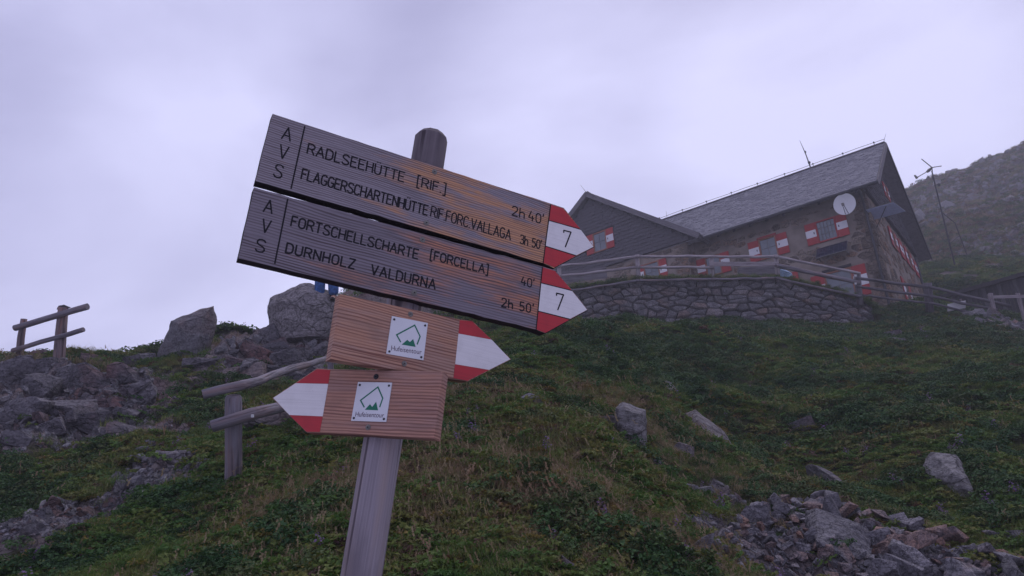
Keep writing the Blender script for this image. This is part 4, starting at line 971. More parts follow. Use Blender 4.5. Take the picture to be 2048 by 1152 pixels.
mb.add(V, [(j * 90 + i, j * 90 + i + 1, (j + 1) * 90 + i + 1, (j + 1) * 90 + i) for j in range(3) for i in range(89)], None); mb.mi[-89:] = [1] * 89; mb.build('wall_core', [MAT['walldark'], MAT['turf']], wall)
cs = cells(sl_[-1], HW, .285, 2.5, 3, jitter=.6)
lay(wall, cs, lambda u, v, o: wmap(u, v / HW, o), MAT['wallstone'], .02, .22, .09, 4, 295)

# ------------------------------------------------------------------ logs and fences
def log_pts(a, b, n=9, sag=0.0, wob=.012, seed=0, s_curve=0.0):
    r = np.random.default_rng(seed); a, b = np.asarray(a, float), np.asarray(b, float); t = np.linspace(0, 1, n); P = a + (b - a) * t[:, None]
    P[:, 2] += -sag * 4 * t * (1 - t) + s_curve * np.sin(t * 2 * math.pi)
    P[1:-1] += r.normal(0, wob, (n - 2, 3)); return P
def log_part(parent, name, pts, rad, mat, endmat=None, sides=14, wob=.04, label=None):
    mb = MB(); mb.tube(pts, rad, sides, cap=False, wob=wob); n = len(pts)
    V = mb.v[0]; mb.f.append(tuple(range(sides))); mb.mi.append(1); mb.f.append(tuple(range((n - 1) * sides, n * sides))[::-1]); mb.mi.append(1)
    o = mb.build(name, [mat, endmat or MAT['logend']], parent, smooth=False)
    o.data.polygons.foreach_set('use_smooth', [len(p.vertices) < 6 for p in o.data.polygons])
    if label: o['label'] = label
    return o
# near log fence on the left
_, DP = ground_hit(467, 964); DP *= .985; P0 = at(467, 968, DP)
P0F = P0.copy()
nf = empty('log_fence', P0, 'round log fence with two rails running behind the signpost from a thick grey post', 'fence')
log_part(nf, 'post', [P0 - HZ * .3] + [P0 + (at(467, 790, DP) - P0) * t for t in (0, .25, .5, .75, .97, 1.0)], [q * DP / 6.6 for q in (.086, .082, .079, .077, .077, .075, .056)], MAT['log'])
far = at(661, 752, 11.6); log_part(nf, 'post', [far - HZ * .6, far, at(661, 706, 11.6)], [.05, .048, .042], MAT['log'])
log_part(nf, 'rail', [at(405, 789, DP - .16), at(440, 780, DP - .10), at(480, 771, DP - .04), at(515, 763, DP + .9), at(545, 750, DP + 2.0), at(580, 738, 9.6), at(620, 728, 10.7), at(668, 712, 12)], [.041, .042, .043, .045, .047, .048, .047, .045], MAT['log'])
log_part(nf, 'rail', [at(424, 853, DP - .2), at(455, 843, DP - .17), at(500, 829, DP - .10), at(550, 817, DP + .6), at(610, 802, DP + 1.8), at(680, 786, 10.4), at(720, 778, 12)], [.050, .052, .054, .056, .058, .056, .05], MAT['log'])
mb = MB(); q = at(505, 832, DP - .17); mb.box(q, rt * .011, up * .011, fw * .008); mb.build('bolt', MAT['plate'], nf)
# fence on the skyline at the far left
P1 = at(38, 724, 14)
lf = empty('plank_fence', P1, 'short two-rail wooden fence standing on the skyline at the far left', 'fence')
log_part(lf, 'post', [P1 - HZ * .3, P1, at(42, 675, 14), at(48, 638, 14)], [.075, .070, .066, .060], MAT['log_red'], sides=8)
P2 = at(118, 718, 13.8)
log_part(lf, 'post', [P2 - HZ * .4, P2, at(122, 665, 13.8), at(127, 614, 13.8)], [.11, .105, .10, .092], MAT['log_red'], sides=9)
me = rock_mesh('cap_stone', rnd_stone(77, 14, .8, .4) * np.array([.26, .2, .16]), MAT['darkwood'], 1, .012, 12, 4)
o = bpy.data.objects.new('post_cap', me); COL.objects.link(o); o.parent = lf; o.location = tuple(at(126, 615, 13.8) - P1)
def plank(parent, name, a, b, hw, th, mat, seed=0, n=6):
    """split half-round rail: flat to the back, round to the front"""
    mb = MB(); mb.tube(log_pts(a, b, n, 0, .008, seed), hw, 9, wob=.05, flat=1.0); return mb.build(name, mat, parent)
plank(lf, 'rail', at(30, 656, 13.86), at(175, 613, 13.6), .062, .03, MAT['log'], 1)
plank(lf, 'rail', at(25, 701, 13.86), at(167, 659, 13.6), .045, .03, MAT['log'], 2)

# terrace railing
tf = empty('terrace_railing', WT[3], 'pale log railing along the top of the dry stone wall in front of the hut', 'railing')
TPX = [(1010, 560, 600, 30.5), (1120, 535, 582, 29.3), (1276, 509, 562, 27.9), (1424, 513, 560, 27.9), (1553, 509, 558, 27.5), (1716, 545, 604, 27.4)]
for x, yt, yb, D in TPX:
    a, b_ = at(x + (2 if x < 1500 else 4), yb + 6, D), at(x - 2, yt, D); log_part(tf, 'post', [a, (a + b_) / 2, b_], .085 if x != 1716 else .13, MAT['pale_log'] if x < 1700 else MAT['log'], sides=7)
def rail(ys, D0, rad, mat, parent=tf, nm='rail', seed=0):
    
    for (x0, y0, d0), (x1, y1, d1) in zip(ys[:-1], ys[1:]):
        a, b_ = at(x0, y0, d0 - .10), at(x1, y1, d1 - .10); dd = nrm(b_ - a); log_part(parent, nm, log_pts(a - dd * .08, b_ + dd * .08, 7, .01, .012, seed + int(x0)), rad, mat, sides=7)
rail([(1010, 553, 30.5), (1120, 532, 29.3), (1276, 513, 27.9), (1424, 513, 27.9), (1553, 513, 27.5), (1716, 546, 27.4)], 0, .055, MAT['pale_log'])
rail([(1010, 572, 30.5), (1120, 552, 29.3), (1276, 534, 27.9), (1424, 535, 27.9)], 0, .055, MAT['pale_log'])
rail([(1553, 530, 27.5), (1716, 565, 27.4)], 0, .085, MAT['log'])
mb = MB(); a, b_ = at(1420, 528, 27.75), at(1556, 528, 27.35); mb.box((a + b_) / 2, (b_ - a) / 2, up * .085, fw * .03); mb.build('rail_board', MAT['pale_log'], tf)
rail([(1120, 584, 29.2), (1276, 561, 27.8), (1424, 558, 27.8), (1553, 556, 27.4), (1716, 592, 27.3)], 0, .05, MAT['log'], nm='ground_rail')
for y_ in (551, 567): mb = MB(); q = at(1711, y_, 27.2); mb.box(q, rt * .035, up * .035, fw * .02); mb.build('bolt', MAT['hwhite'], tf)
# dark railing right of it
df = empty('dark_railing', at(1856, 622, 28.2), 'dark grey three-rail log fence between the hut corner and the shed', 'fence')
for x0, yt, yb, D, w in [(1857, 566, 624, 28.2, .15), (1985, 588, 640, 27.5, .09), (1926, 598, 622, 28.0, .04)]:
    a, b_ = at(x0 + 3, yb, D), at(x0 - (2 if w > .1 else 5), yt, D); log_part(df, 'post', [a, (a + b_) / 2, b_], w, MAT['dark_log'] if w > .1 else MAT['log'], sides=7)
for ys, w in [([(1716, 557, 27.4), (1857, 574, 28.2), (2016, 611, 27.2)], .06), ([(1716, 574, 27.4), (1857, 592, 28.2), (1990, 619, 27.4)], .055), ([(1716, 590, 27.4), (1857, 606, 28.2), (1985, 634, 27.4)], .045)]:
    rail(ys, 0, w, MAT['dark_log'], df, seed=40)
pf = empty('pale_fence', at(1995, 640, 26.8), 'pale square-cut wooden fence at the right edge in front of the shed', 'fence')
mb = MB(); a, b_ = at(1986, 594, 26.9), at(2070, 592, 26.6); mb.box((a + b_) / 2, (b_ - a) / 2, up * .055, fw * .03); mb.build('rail', MAT['pale_log'], pf)
for x0, x1, D in [(1981, 1992, 26.95), (2035, 2050, 26.75)]:
    a, b_ = at(x0, 586, D + .08), at(x1, 640, D + .08); mb = MB(); mb.box((a + b_) / 2, (b_ - a) / 2, rt * .055, fw * .05); mb.build('post', MAT['pale_log'], pf)
print('fences')

# ------------------------------------------------------------------ the mountain hut
def hp(u, v, z): return HC + HU * u + HV * v + HZ * z
hut = empty('mountain_hut', hp(0, 0, -5.4), 'stone mountain hut with grey shingle roofs and red and white striped shutters', 'hut')
VW = 10.2; K = .85                                               # gable width, how far the wing stands forward
def slab(parent, name, poly, nvec, th, mat): mb = MB(); mb.prism(np.array(poly), nvec, th); return mb.build(name, mat, parent)
wm = slab(hut, 'wall', [hp(0, 0, .35), hp(8.2, 0, .35), hp(8.2, 0, -6), hp(0, 0, -6)], -HV, .5, MAT['mortar'])
wg = slab(hut, 'wall', [hp(0, 0, .2), hp(0, VW, .2), hp(0, VW, -6), hp(0, 0, -6)], -HU, .5, MAT['mortar'])
wg.data.transform(Matrix.Identity(4))
ww = slab(hut, 'wall', [hp(8.2, -K, .02), hp(18.8, -K, .02), hp(18.8, -K, -4.5), hp(8.2, -K, -4.5)], -HV, .5, MAT['mortar'])
ws = slab(hut, 'wall', [hp(8.2, -K, .3), hp(8.2, .2, .3), hp(8.2, .2, -5), hp(8.2, -K, -5)], -HU, .4, MAT['mortar'])
# windows: (plane, centre along, top z, glass half width, height, shutter width, parts)
WIN = [('f', 4.555, -.72, .42, 1.04, .50, 1, 1), ('f', 1.87, -.70, .44, 1.04, .46, 1, 2), ('f', 7.33, -.80, .40, 1.04, .44, 1, 1),
       ('f', 1.83, -3.22, .58, 1.40, .56, 1, 1), ('f', 4.35, -2.75, .44, 1.3, .42, 1, 1),
       ('W', 13.02, 2.10, .42, 1.15, .44, 1, 1), ('w', 10.25, -.52, .44, 1.10, .40, 1, 1),
       ('g', 4.35, -.40, .32, 1.0, .42, 1, 1), ('g', 6.0, -.40, .0, 1.0, .40, 1, 0), ('g', 7.8, -.35, .38, 1.0, .45, 1, 1), ('g', 9.4, -.5, .0, .9, .35, 1, 0), ('g', 4.4, -3.05, .45, 1.35, .5, 1, 1), ('G', 5.1, 2.35, .25, .8, .28, 1, 1)]
def inwin(pl, a, z):
    for p, c, tp, gh, hh, sw, k, j in WIN:
        if p.lower() == pl and abs(a - c) < gh + sw + .06 and tp - hh - .08 < z < tp + .08: return True
    return False
def fac_map(pl):
    if pl == 'f': return lambda a, z, o: hp(a, -o, z)
    if pl == 'w': return lambda a, z, o: hp(a, -K - o, z)
    if pl == 'W': return lambda a, z, o: hp(a, -K - .12 - o, z)
    if pl == 's': return lambda a, z, o: hp(8.2 - o, a, z)
    if pl == 'G': return lambda a, z, o: hp(-.12 - o, a, z)
    return lambda a, z, o: hp(-o, a, z)
for pl, w_, par, x0, zb, zt, sd_, mp_, sz in [('f', 8.2, wm, 0, -5.6, -.1, 11, 130, .36), ('w', 10.6, ww, 8.2, -3.4, -.06, 12, 60, .34), ('g', VW, wg, 0, -5.6, .1, 13, 80, .40), ('s', K + .2, ws, -K, -3.6, .1, 14, 10, .36)]:
    f_ = fac_map(pl); h_ = zt - zb
    cs = cells(w_, h_, sz, 1.7, sd_, inside=lambda a, z: not inwin(pl, a + x0, z + zb))
    cs = [q for q in cs if all(not inwin(pl, p[0] + x0, p[1] + zb) for p in q[0]) and (rng.uniform() < .82)]
    lay(par, cs, lambda a, z, o: f_(a + x0, z + zb, o), MAT['housestone'], .028, .05, .012, sd_, mp_)
# corner quoins
for k in range(9):
    z0 = -.3 - k * .58; L1, L2 = (.62, .34) if k % 2 else (.34, .62)
    mb = MB(); mb.box(hp(L1 / 2 - .03, L2 / 2 - .03, z0 - .27), HU * (L1 / 2 + .02), HV * (L2 / 2 + .02), HZ * .265); mb.build('quoin', MAT['housestone'], wm)
def window(pl, c, tp, gh, hh, sw, k, j):
    f_ = fac_map(pl); A_ = f_(1, 0, 0) - f_(0, 0, 0); N_ = f_(0, 0, 1) - f_(0, 0, 0)
    if gh > 0:
        mb = MB(); fr = .06; zc = tp - hh / 2
        for a0, z0, ha, hz in [(c - gh + fr / 2, zc, fr / 2, hh / 2), (c + gh - fr / 2, zc, fr / 2, hh / 2), (c, tp - fr / 2, gh - fr, fr / 2), (c, tp - hh + fr / 2, gh - fr, fr / 2)]:
            mb.box(f_(a0, z0, .045), A_ * ha, HZ * hz, N_ * .035)
        w_ = mb.build('window', MAT['orange'] if j != 2 else MAT['hred'], hut)
        nx = 2; nz_ = 2 if j != 2 else 3; nx = 2 if j != 2 else 5
        for ix in range(nx):
            for iz in range(nz_):
                ww_ = (gh - fr) * 2 / nx; hw_ = (hh - 2 * fr) / nz_
                mb = MB(); mb.box(f_(c - gh + fr + ww_ * (ix + .5), tp - fr - hw_ * (iz + .5), .03), A_ * (ww_ / 2 - .012), HZ * (hw_ / 2 - .012), N_ * .012); mb.build('pane', MAT['glass'], w_)
    for sgn in ((-1, 1) if not (pl == 'f' and c == 4.35) else (-1, 1)):
        cc = c + sgn * (gh + sw / 2 + .01); tilt = .0
        mb = MB(); mb.box(f_(cc, tp - hh / 2, .06), A_ * (sw / 2), HZ * (hh / 2), N_ * .022); sh = mb.build('shutter', MAT['hred'], hut)
        mb = MB(); mb.box(f_(cc, tp - hh * .5, .063), A_ * (sw / 2 - .001), HZ * (hh * .17), N_ * .024); mb.build('white_band', MAT['hwhite'], sh)
        mb = MB(); mb.box(f_(cc - sgn * sw * .3, tp - hh * .5, .09), A_ * .018, HZ * .05, N_ * .012); mb.build('latch', MAT['darkwood'], sh)
for q in WIN: window(*q)
mb = MB(); mb.box(hp(4.555, -.06, -.66), HU * .46, HV * .03, HZ * .04); mb.build('lintel', MAT['hred'], hut)
mb = MB(); mb.box(hp(1.83, -.06, -3.12), HU * .62, HV * .03, HZ * .05); mb.build('lintel', MAT['darkwood'], hut)
# roofs: eave v=-.8 ridge v=5.1
RZ = 4.59; ev, rv, bv = -.8, 5.1, 11.0; u0, u1 = -.7, 20.0; WR = 13.45; WHW = 6.1; WV = -1.25
roof = slab(hut, 'roof', [hp(u0, ev, 0), hp(u1, ev, 0), hp(u1, rv, RZ), hp(u0, rv, RZ)], nrm(-HV * RZ + HZ * (rv - ev)), .16, MAT['fascia'])
def roof_slab(poly, ridge_dir): 
    a, b_, c = [np.array(q) for q in poly[:3]]; n = nrm(np.cross(b_ - a, c - a)); n = n if n[2] > 0 else -n
    return slab(hut, 'roof', poly, n, .16, MAT['fascia'])
roof_slab([hp(u0, rv, RZ), hp(u1, rv, RZ), hp(u1, bv, 0), hp(u0, bv, 0)], None)
wr1 = roof_slab([hp(WR, WV, RZ), hp(WR, rv, RZ), hp(WR - WHW, rv, 0), hp(WR - WHW, WV, 0)], None)
roof_slab([hp(WR, WV, RZ), hp(WR, rv, RZ), hp(WR + WHW, rv, 0), hp(WR + WHW, WV, 0)], None)
def shingles(parent, o, du, dv, lu, lv, keep, mat, size=(.16, .22), th=.022, seed=0, lift=.008, name='shingle_rows'):
    """overlapping wooden shingles on the plane o + du*a + dv*b (dv points up the slope)"""
    r = np.random.default_rng(seed); n = np.cross(du, dv); n = n if n @ (CAM - o) > 0 or n[2] > .2 else -n; V = []; F = []; b = 0; k = 0
    while b < lv:
        a = -r.uniform(0, size[0])
        while a < lu:
            w_ = size[0] * r.uniform(.6, 1.4); a2 = min(a + w_, lu); a1 = max(a, 0); ext = size[1] * r.uniform(1.2, 1.45); jb = r.uniform(-.02, .02)
            if keep((a1 + a2) / 2, b) and a2 - a1 > .03:
                t = th * r.uniform(.7, 1.6); bb = min(b + ext, lv + .02)
                g_ = .006; P = []
                for (x, y, h) in ((a1 + g_, b + jb, lift + t * 1.6), (a2 - g_, b + jb, lift + t * 1.6), (a2 - g_, bb, lift + .004), (a1 + g_, bb, lift + .004), (a1 + g_, b + jb, lift + t * .3), (a2 - g_, b + jb, lift + t * .3)):
                    P.append(o + du * x + dv * y + n * h)
                V += P; F += [(k, k + 1, k + 2, k + 3), (k + 4, k + 5, k + 1, k), (k + 4, k, k + 3), (k + 5, k + 2, k + 1)]; k += 6
            a = a2 if a2 < lu else lu + 1
        b += size[1]
    mb = MB(); V = np.array(V); G = np.stack([(V - o) @ dv + 3 * np.floor(np.arange(len(V)) / 6 * .618 % 1 * 50), (V - o) @ du + np.floor(np.arange(len(V)) / 6 * .377 % 1 * 40), (V - o) @ n * 0], -1); mb.add(V, F, G)
    return tag(mb.build(name, mat, parent), kind='stuff')
sd_v = nrm(hp(0, rv, RZ) - hp(0, ev, 0)); LV = np.linalg.norm(hp(0, rv, RZ) - hp(0, ev, 0))
shingles(roof, hp(u0 + .02, ev, 0) - sd_v * .06, HU, sd_v, 12.6, LV, lambda a, b: True, MAT['shingle'], (.20, .24), seed=1)
sw_v = nrm(hp(WR, 0, RZ) - hp(WR - WHW, 0, 0)); LW = np.linalg.norm(hp(WR, 0, RZ) - hp(WR - WHW, 0, 0))
shingles(wr1, hp(WR - WHW, WV + .02, 0) - sw_v * .04, HV, sw_v, rv - WV, LW, lambda a, b: True, MAT['shingle'], (.22, .24), seed=2)
# ridge caps, verge boards, gutter
for nm, a, b_, ax1, ax2, mt in [('ridge_cap', hp(u0, rv, RZ + .04), hp(12.6, rv, RZ + .04), HV * .12, HZ * .02, 'fascia'), ('ridge_cap', hp(WR, WV, RZ + .04), hp(WR, rv, RZ + .04), HU * .12, HZ * .02, 'fascia')]:
    mb = MB(); mb.box((a + b_) / 2, (b_ - a) / 2, ax1, ax2); mb.build(nm, MAT[mt], hut)
def board(nm, a, b_, hw, th, side, mt):
    d = nrm(b_ - a); n = nrm(np.cross(side, d)); mb = MB(); mb.box((a + b_) / 2, (b_ - a) / 2, n * hw, side * th); return mb.build(nm, MAT[mt], hut)
board('verge_board', hp(u0 - .03, ev, -.10), hp(u0 - .03, rv, RZ - .10), .13, .025, HU, 'fascia'); board('verge_board', hp(u0 - .03, bv, -.10), hp(u0 - .03, rv, RZ - .10), .13, .025, HU, 'darkwood')
board('verge_board', hp(WR - WHW, WV - .03, -.10), hp(WR, WV - .03, RZ - .10), .14, .025, HV, 'fascia'); board('verge_board', hp(WR + WHW, WV - .03, -.10), hp(WR, WV - .03, RZ - .10), .14, .025, HV, 'fascia')
mb = MB(); mb.tube([hp(u0 - .05, ev - .08, -.10), hp(7.3, ev - .08, -.10)], .07, 8); mb.build('gutter', MAT['darksteel'], hut)
mb = MB(); mb.tube([hp(.05, ev - .02, -.15), hp(.12, -.14, -.55), hp(.12, -.12, -5.4)], .055, 8); mb.build('downpipe', MAT['darksteel'], hut)
mb = MB(); mb.tube([hp(-.10, VW - .3, -.2), hp(-.1, VW - .3, -5.0)], .06, 8); mb.build('downpipe', MAT['darksteel'], hut)
# soffit rafters under the eave
for i in range(10):
    a = .2 + i * .8; mb = MB(); mb.box((hp(a, ev + .05, -.16) + hp(a, .1, .52)) / 2, (hp(a, .1, .52) - hp(a, ev + .05, -.16)) / 2, HU * .05, HZ * .07); mb.build('rafter', MAT['darkwood'], hut)
# clad gables
def gable_clad(tri, o, du, LU, LZ, hwf, seed, mat, name='gable_wall'):
    g_ = slab(hut, name, tri, -np.cross(du, HZ) if False else nrm(np.cross(tri[1] - tri[0], tri[2] - tri[0])), .12, MAT['darkwood']); return g_
t3 = [hp(WR - WHW + .35, -K - .10, .02), hp(WR + WHW - .35, -K - .10, .02), hp(WR, -K - .10, RZ - .30)]
gw = slab(hut, 'gable_wall', t3, -HV, .12, MAT['darkwood'])
def in_gab(c0, hw): return lambda a, z: True
shingles(gw, hp(WR - WHW + .35, -K - .105, .02), HU, HZ, 2 * WHW - .7, RZ - .3, lambda a, z: abs(a - (WHW - .35)) < (WHW - .45) * (1 - (z + .15) / (RZ - .32)) and not (abs(a + WR - WHW + .35 - 13.02) < .86 and .9 < z < 2.15), MAT['cladding'], (.20, .20), seed=5)
t3 = [hp(-.12, -.15, .02), hp(-.12, VW + .15, .02), hp(-.12, rv, RZ - .45)]
gw2 = slab(hut, 'gable_wall', t3, -HU, .12, MAT['darkwood'])
shingles(gw2, hp(-.125, -.15, .02), HV, HZ, VW + .3, RZ - .4, lambda a, z: abs(a - 5.25) < 5.3 * (1 - (z + .15) / (RZ - .42)) and not (abs(a - 5.25) < .58 and 1.5 < z < 2.4), MAT['cladding'], (.20, .20), seed=6)
# lightning wire on the ridge, rods, antenna
mb = MB(); mb.tube([hp(a, rv, RZ + .24 + .01 * math.sin(a * 3)) for a in np.linspace(u0, 12.8, 30)], .013, 5); mb.build('lightning_wire', MAT['steel'], hut)
for i in range(9):
    a = u0 + .5 + i * 1.55; mb = MB(); mb.tube([hp(a, rv, RZ), hp(a, rv, RZ + .30)], .014, 5); mb.box(hp(a, rv, RZ + .25), HU * .035, HV * .03, HZ * .03); mb.build('wire_holder', MAT['darksteel'], hut)
mb = MB(); mb.tube([hp(3.05, rv, RZ), hp(3.15, rv, RZ + 1.0), hp(3.3, rv, RZ + 1.9)], [.035, .025, .008], 6); mb.box(hp(3.07, rv, RZ + .4), HU * .06, HV * .05, HZ * .05); mb.box(hp(3.15, rv, RZ + 1.1), HU * .04, HV * .04, HZ * .05); mb.build('antenna', MAT['darksteel'], hut)
mb = MB(); mb.tube([hp(u0 + .1, rv, RZ), hp(u0 - .15, rv, RZ + .5)], [.016, .006], 5); mb.build('lightning_rod', MAT['steel'], hut)
mb = MB(); mb.tube([hp(WR, WV + .1, RZ), hp(WR + .25, WV - .1, RZ + .55)], [.016, .006], 5); mb.build('lightning_rod', MAT['steel'], hut)
mb = MB(); mb.tube([hp(11.7, rv, RZ), hp(11.7, rv, RZ + .55)], [.016, .006], 5); mb.build('lightning_rod', MAT['steel'], hut)
# satellite dish
dc = hitp(1690, 409, hp(0, -.75, 0), HV); dn = nrm(CAM * .5 + np.array([-9, 6, 4.0]) * .5 - dc + HZ * 9)
sdh = empty('satellite_dish', dc, 'white satellite dish mounted under the eave near the hut corner', 'satellite dish')
da = nrm(np.cross(dn, HZ)); db = np.cross(da, dn); mb = MB(); V = []; NS = 28; rings = [0, .15, .3, .4, .46]
for r_i in rings:
    for k in range(NS):
        t = 2 * math.pi * k / NS; V.append(dc + (da * math.cos(t) + db * math.sin(t) * 1.06) * r_i + dn * (r_i ** 2 * .45))
mb.add(V, [(i * NS + k, i * NS + (k + 1) % NS, (i + 1) * NS + (k + 1) % NS, (i + 1) * NS + k) for i in range(4) for k in range(NS)])
V2 = [v - dn * .015 for v in V]; mb.add(V2, [(i * NS + k, i * NS + (k + 1) % NS, (i + 1) * NS + (k + 1) % NS, (i + 1) * NS + k)[::-1] for i in range(4) for k in range(NS)]); mb.build('dish', MAT['dish'], sdh)
fo = dc + dn * .50 - db * .12
for s_ in (-1, 1): mb = MB(); mb.tube([dc - db * .46 + da * .06 * s_ + dn * .1, fo + da * .02 * s_], .014, 5); mb.build('feed_arm', MAT['darksteel'], sdh)
mb = MB(); mb.box(fo, da * .05, db * .05, dn * .07); mb.build('receiver', MAT['steel'], sdh)
mb = MB(); mb.tube([dc - dn * .02, dc - dn * .15 - HZ * .1, hitp(1694, 425, hp(0, 0, 0), HV)], .025, 6); mb.build('bracket', MAT['darksteel'], sdh)
# solar panels
def panel(name, TL, TR, BR, BL, label, wallpts, n=6):
    P = [np.array(q) for q in (TL, TR, BR, BL)]; c = sum(P) / 4; nn = nrm(np.cross(P[1] - P[0], P[3] - P[0])); nn = nn if nn[2] > 0 else -nn
    e = empty(name, c, label, 'solar panel')
    mb = MB(); mb.prism(np.array(P), nn, .03); mb.build('panel', MAT['pv'] if n > 4 else MAT['pvback'], e)
    for i in range(4): a, b_ = P[i], P[(i + 1) % 4]; mb = MB(); mb.tube([a, b_], .018, 5); mb.build('frame', MAT['steel'], e)
    for i in range(1, n): t = i / n; mb = MB(); mb.tube([P[0] + (P[1] - P[0]) * t + nn * .002, P[3] + (P[2] - P[3]) * t + nn * .002], .004, 4); mb.build('cell_line', MAT['darksteel'], e)
    for a, b_ in wallpts: mb = MB(); mb.tube([a, b_], .018, 5); mb.build('bracket', MAT['darksteel'], e)
    return e
panel('solar_panel', hp(2.45, -.12, -2.02), hp(1.12, -.12, -2.02), hp(1.12, -.62, -2.62), hp(2.45, -.62, -2.62), 'framed solar panel tilted out below the barred window of the hut', [(hp(1.2, 0, -2.6), hp(1.2, -.6, -2.62)), (hp(2.4, 0, -2.6), hp(2.4, -.6, -2.62))], 7)
a = hitp(1733, 424, hp(0, -.25, 0), HV); sp_o = a
panel('solar_panel', a + HZ * .12, a - HU * 1.1 + HV * .1 + HZ * .12, a - HU * 1.35 + HV * .9 - HZ * .10, a - HU * .1 + HV * .8 - HZ * .1, 'bluish panel projecting from the hut corner under the gable', [(a, hp(-.02, .3, -1.2)), (a - HU * .8, hp(-.02, .5, -1.6))], 4)
print('hut')
# ------------------------------------------------------------------ shed, turbine, small things, person
SO = at(1880, 612, 33)
shed = empty('shed', at(2000, 640, 32), 'low dark wooden shed with a slanting roof at the right edge', 'shed')
r0, r1 = at(1874, 592, 33), at(2075, 536, 31); back = np.array([.35, 1, 0]) * 3.0
slab(shed, 'roof', [r0, r1, r1 + back + HZ * .3, r0 + back + HZ * .3], HZ, .16, MAT['darkwood'])
dr = (r1 - r0); sl0 = nrm(np.array([dr[0], dr[1], 0]))
for i in range(26):
    t = (i + .5) / 26; tp_ = r0 + dr * t + back * .12 - HZ * .12; hb = (tp_[2] - (H(tp_[None, :2])[0] - .3)) / 2; w_ = np.linalg.norm(dr) / 52 * .94
    if hb > .05: mb = MB(); mb.box(tp_ - HZ * hb, sl0 * w_, np.cross(sl0, HZ) * (.02 + .006 * (i % 3)), HZ * hb); mb.build('board', MAT['darkwood'] if i % 4 else MAT['cladding'], shed)
mb = MB(); mb.box(at(1913, 612, 27.9), rt * .34 + up * .07, up * .14, fw * .02); o = mb.build('notice_board', MAT['hwhite']); tag(o, 'small blank white board on the dark fence right of its thick post', 'sign')
tb0 = at(1907, 520, 44)
tb = empty('wind_turbine', tb0, 'small wind turbine with three blades and a tail vane on a thin mast', 'wind turbine')
hub = at(1863, 340, 44)
mb = MB(); mb.tube([tb0 - HZ * .3, (tb0 + hub) / 2, hub - HZ * .05], [.055, .048, .035], 8); mb.build('mast', MAT['darksteel'], tb)
mb = MB(); mb.tube([at(1934, 510, 44.4), at(1910, 446, 44.2), at(1884, 425, 44)], .028, 6); mb.build('strut', MAT['darksteel'], tb)
mb = MB(); mb.tube([at(1920, 470, 44.2), at(1897, 490, 44)], .02, 6); mb.build('strut', MAT['darksteel'], tb)
mb = MB(); mb.tube([at(1868, 372, 44), at(1877, 368, 44)], .03, 5); mb.box(at(1878, 370, 44), rt * .05, up * .09, fw * .05); mb.build('wind_sensor', MAT['darksteel'], tb)
mb = MB(); mb.tube([at(1854, 344, 44), at(1858, 340.5, 44), at(1864, 335, 43.7)], [.07, .10, .05], 8); mb.build('nacelle', MAT['steel'], tb)
h_ = at(1864, 335, 43.6)
for px_ in ((1843, 318), (1883, 332), (1865.5, 359)):
    tip = at(px_[0], px_[1], 43.6); d = nrm(tip - h_); s_ = nrm(np.cross(d, fw)); Lb = np.linalg.norm(tip - h_)
    mb = MB(); mb.box(h_ + d * Lb * .5, d * Lb * .5, s_ * .024, nrm(np.cross(d, s_)) * .012); mb.build('blade', MAT['darksteel'], tb)
mb = MB(); mb.tube([at(1858, 341, 44), at(1834, 355, 44.3)], .025, 6); mb.build('tail_boom', MAT['steel'], tb)
mb = MB(); mb.prism(np.array([at(1835, 353.5, 44.3), at(1830, 349.5, 44.3), at(1827.5, 351, 44.3), at(1832, 358.5, 44.3), at(1836.5, 356, 44.3)]), fw, .02); mb.build('tail_vane', MAT['steel'], tb)
# terrace furniture
a, b_ = at(1478, 545, 28.6), at(1558, 541, 28.4)
bn = empty('bench', (a + b_) / 2 - HZ * .5, 'grey brown wooden bench back behind the thick terrace rail', 'bench')
mb = MB(); mb.box((a + b_) / 2, (b_ - a) / 2, HZ * .22, fw * .03); mb.build('backrest', MAT['fascia'], bn)
mb = MB(); mb.box((a + b_) / 2 - HZ * .22 + fw * .25, (b_ - a) / 2, fw * .22, HZ * .03); mb.build('seat', MAT['fascia'], bn)
for q in (a, b_): mb = MB(); mb.box(q * .97 + (a + b_) / 2 * .03 - HZ * .25 + fw * .1, rt * .04, fw * .04, HZ * .35); mb.build('leg', MAT['fascia'], bn)
a, b_ = at(1118, 556, 31.2), at(1212, 545, 30.4)
mb = MB(); mb.box((a + b_) / 2, (b_ - a) / 2, HZ * .26, fw * .25); o = mb.build('planter_box', MAT['fascia']); tag(o, 'long grey wooden box on the terrace behind the left part of the railing', 'box')
V = [at(x, y, 27.9 + .1 * math.sin(i * 1.7)) for i, (x, y) in enumerate([(1561, 538), (1572, 540), (1584, 546), (1586, 552), (1574, 555), (1562, 553)])]
mb = MB(); mb.prism(np.array(V), -fw, .06, .02); o = mb.build('towel', MAT['towel']); tag(o, 'light blue and white towel lying on the terrace edge beside the railing post', 'towel')

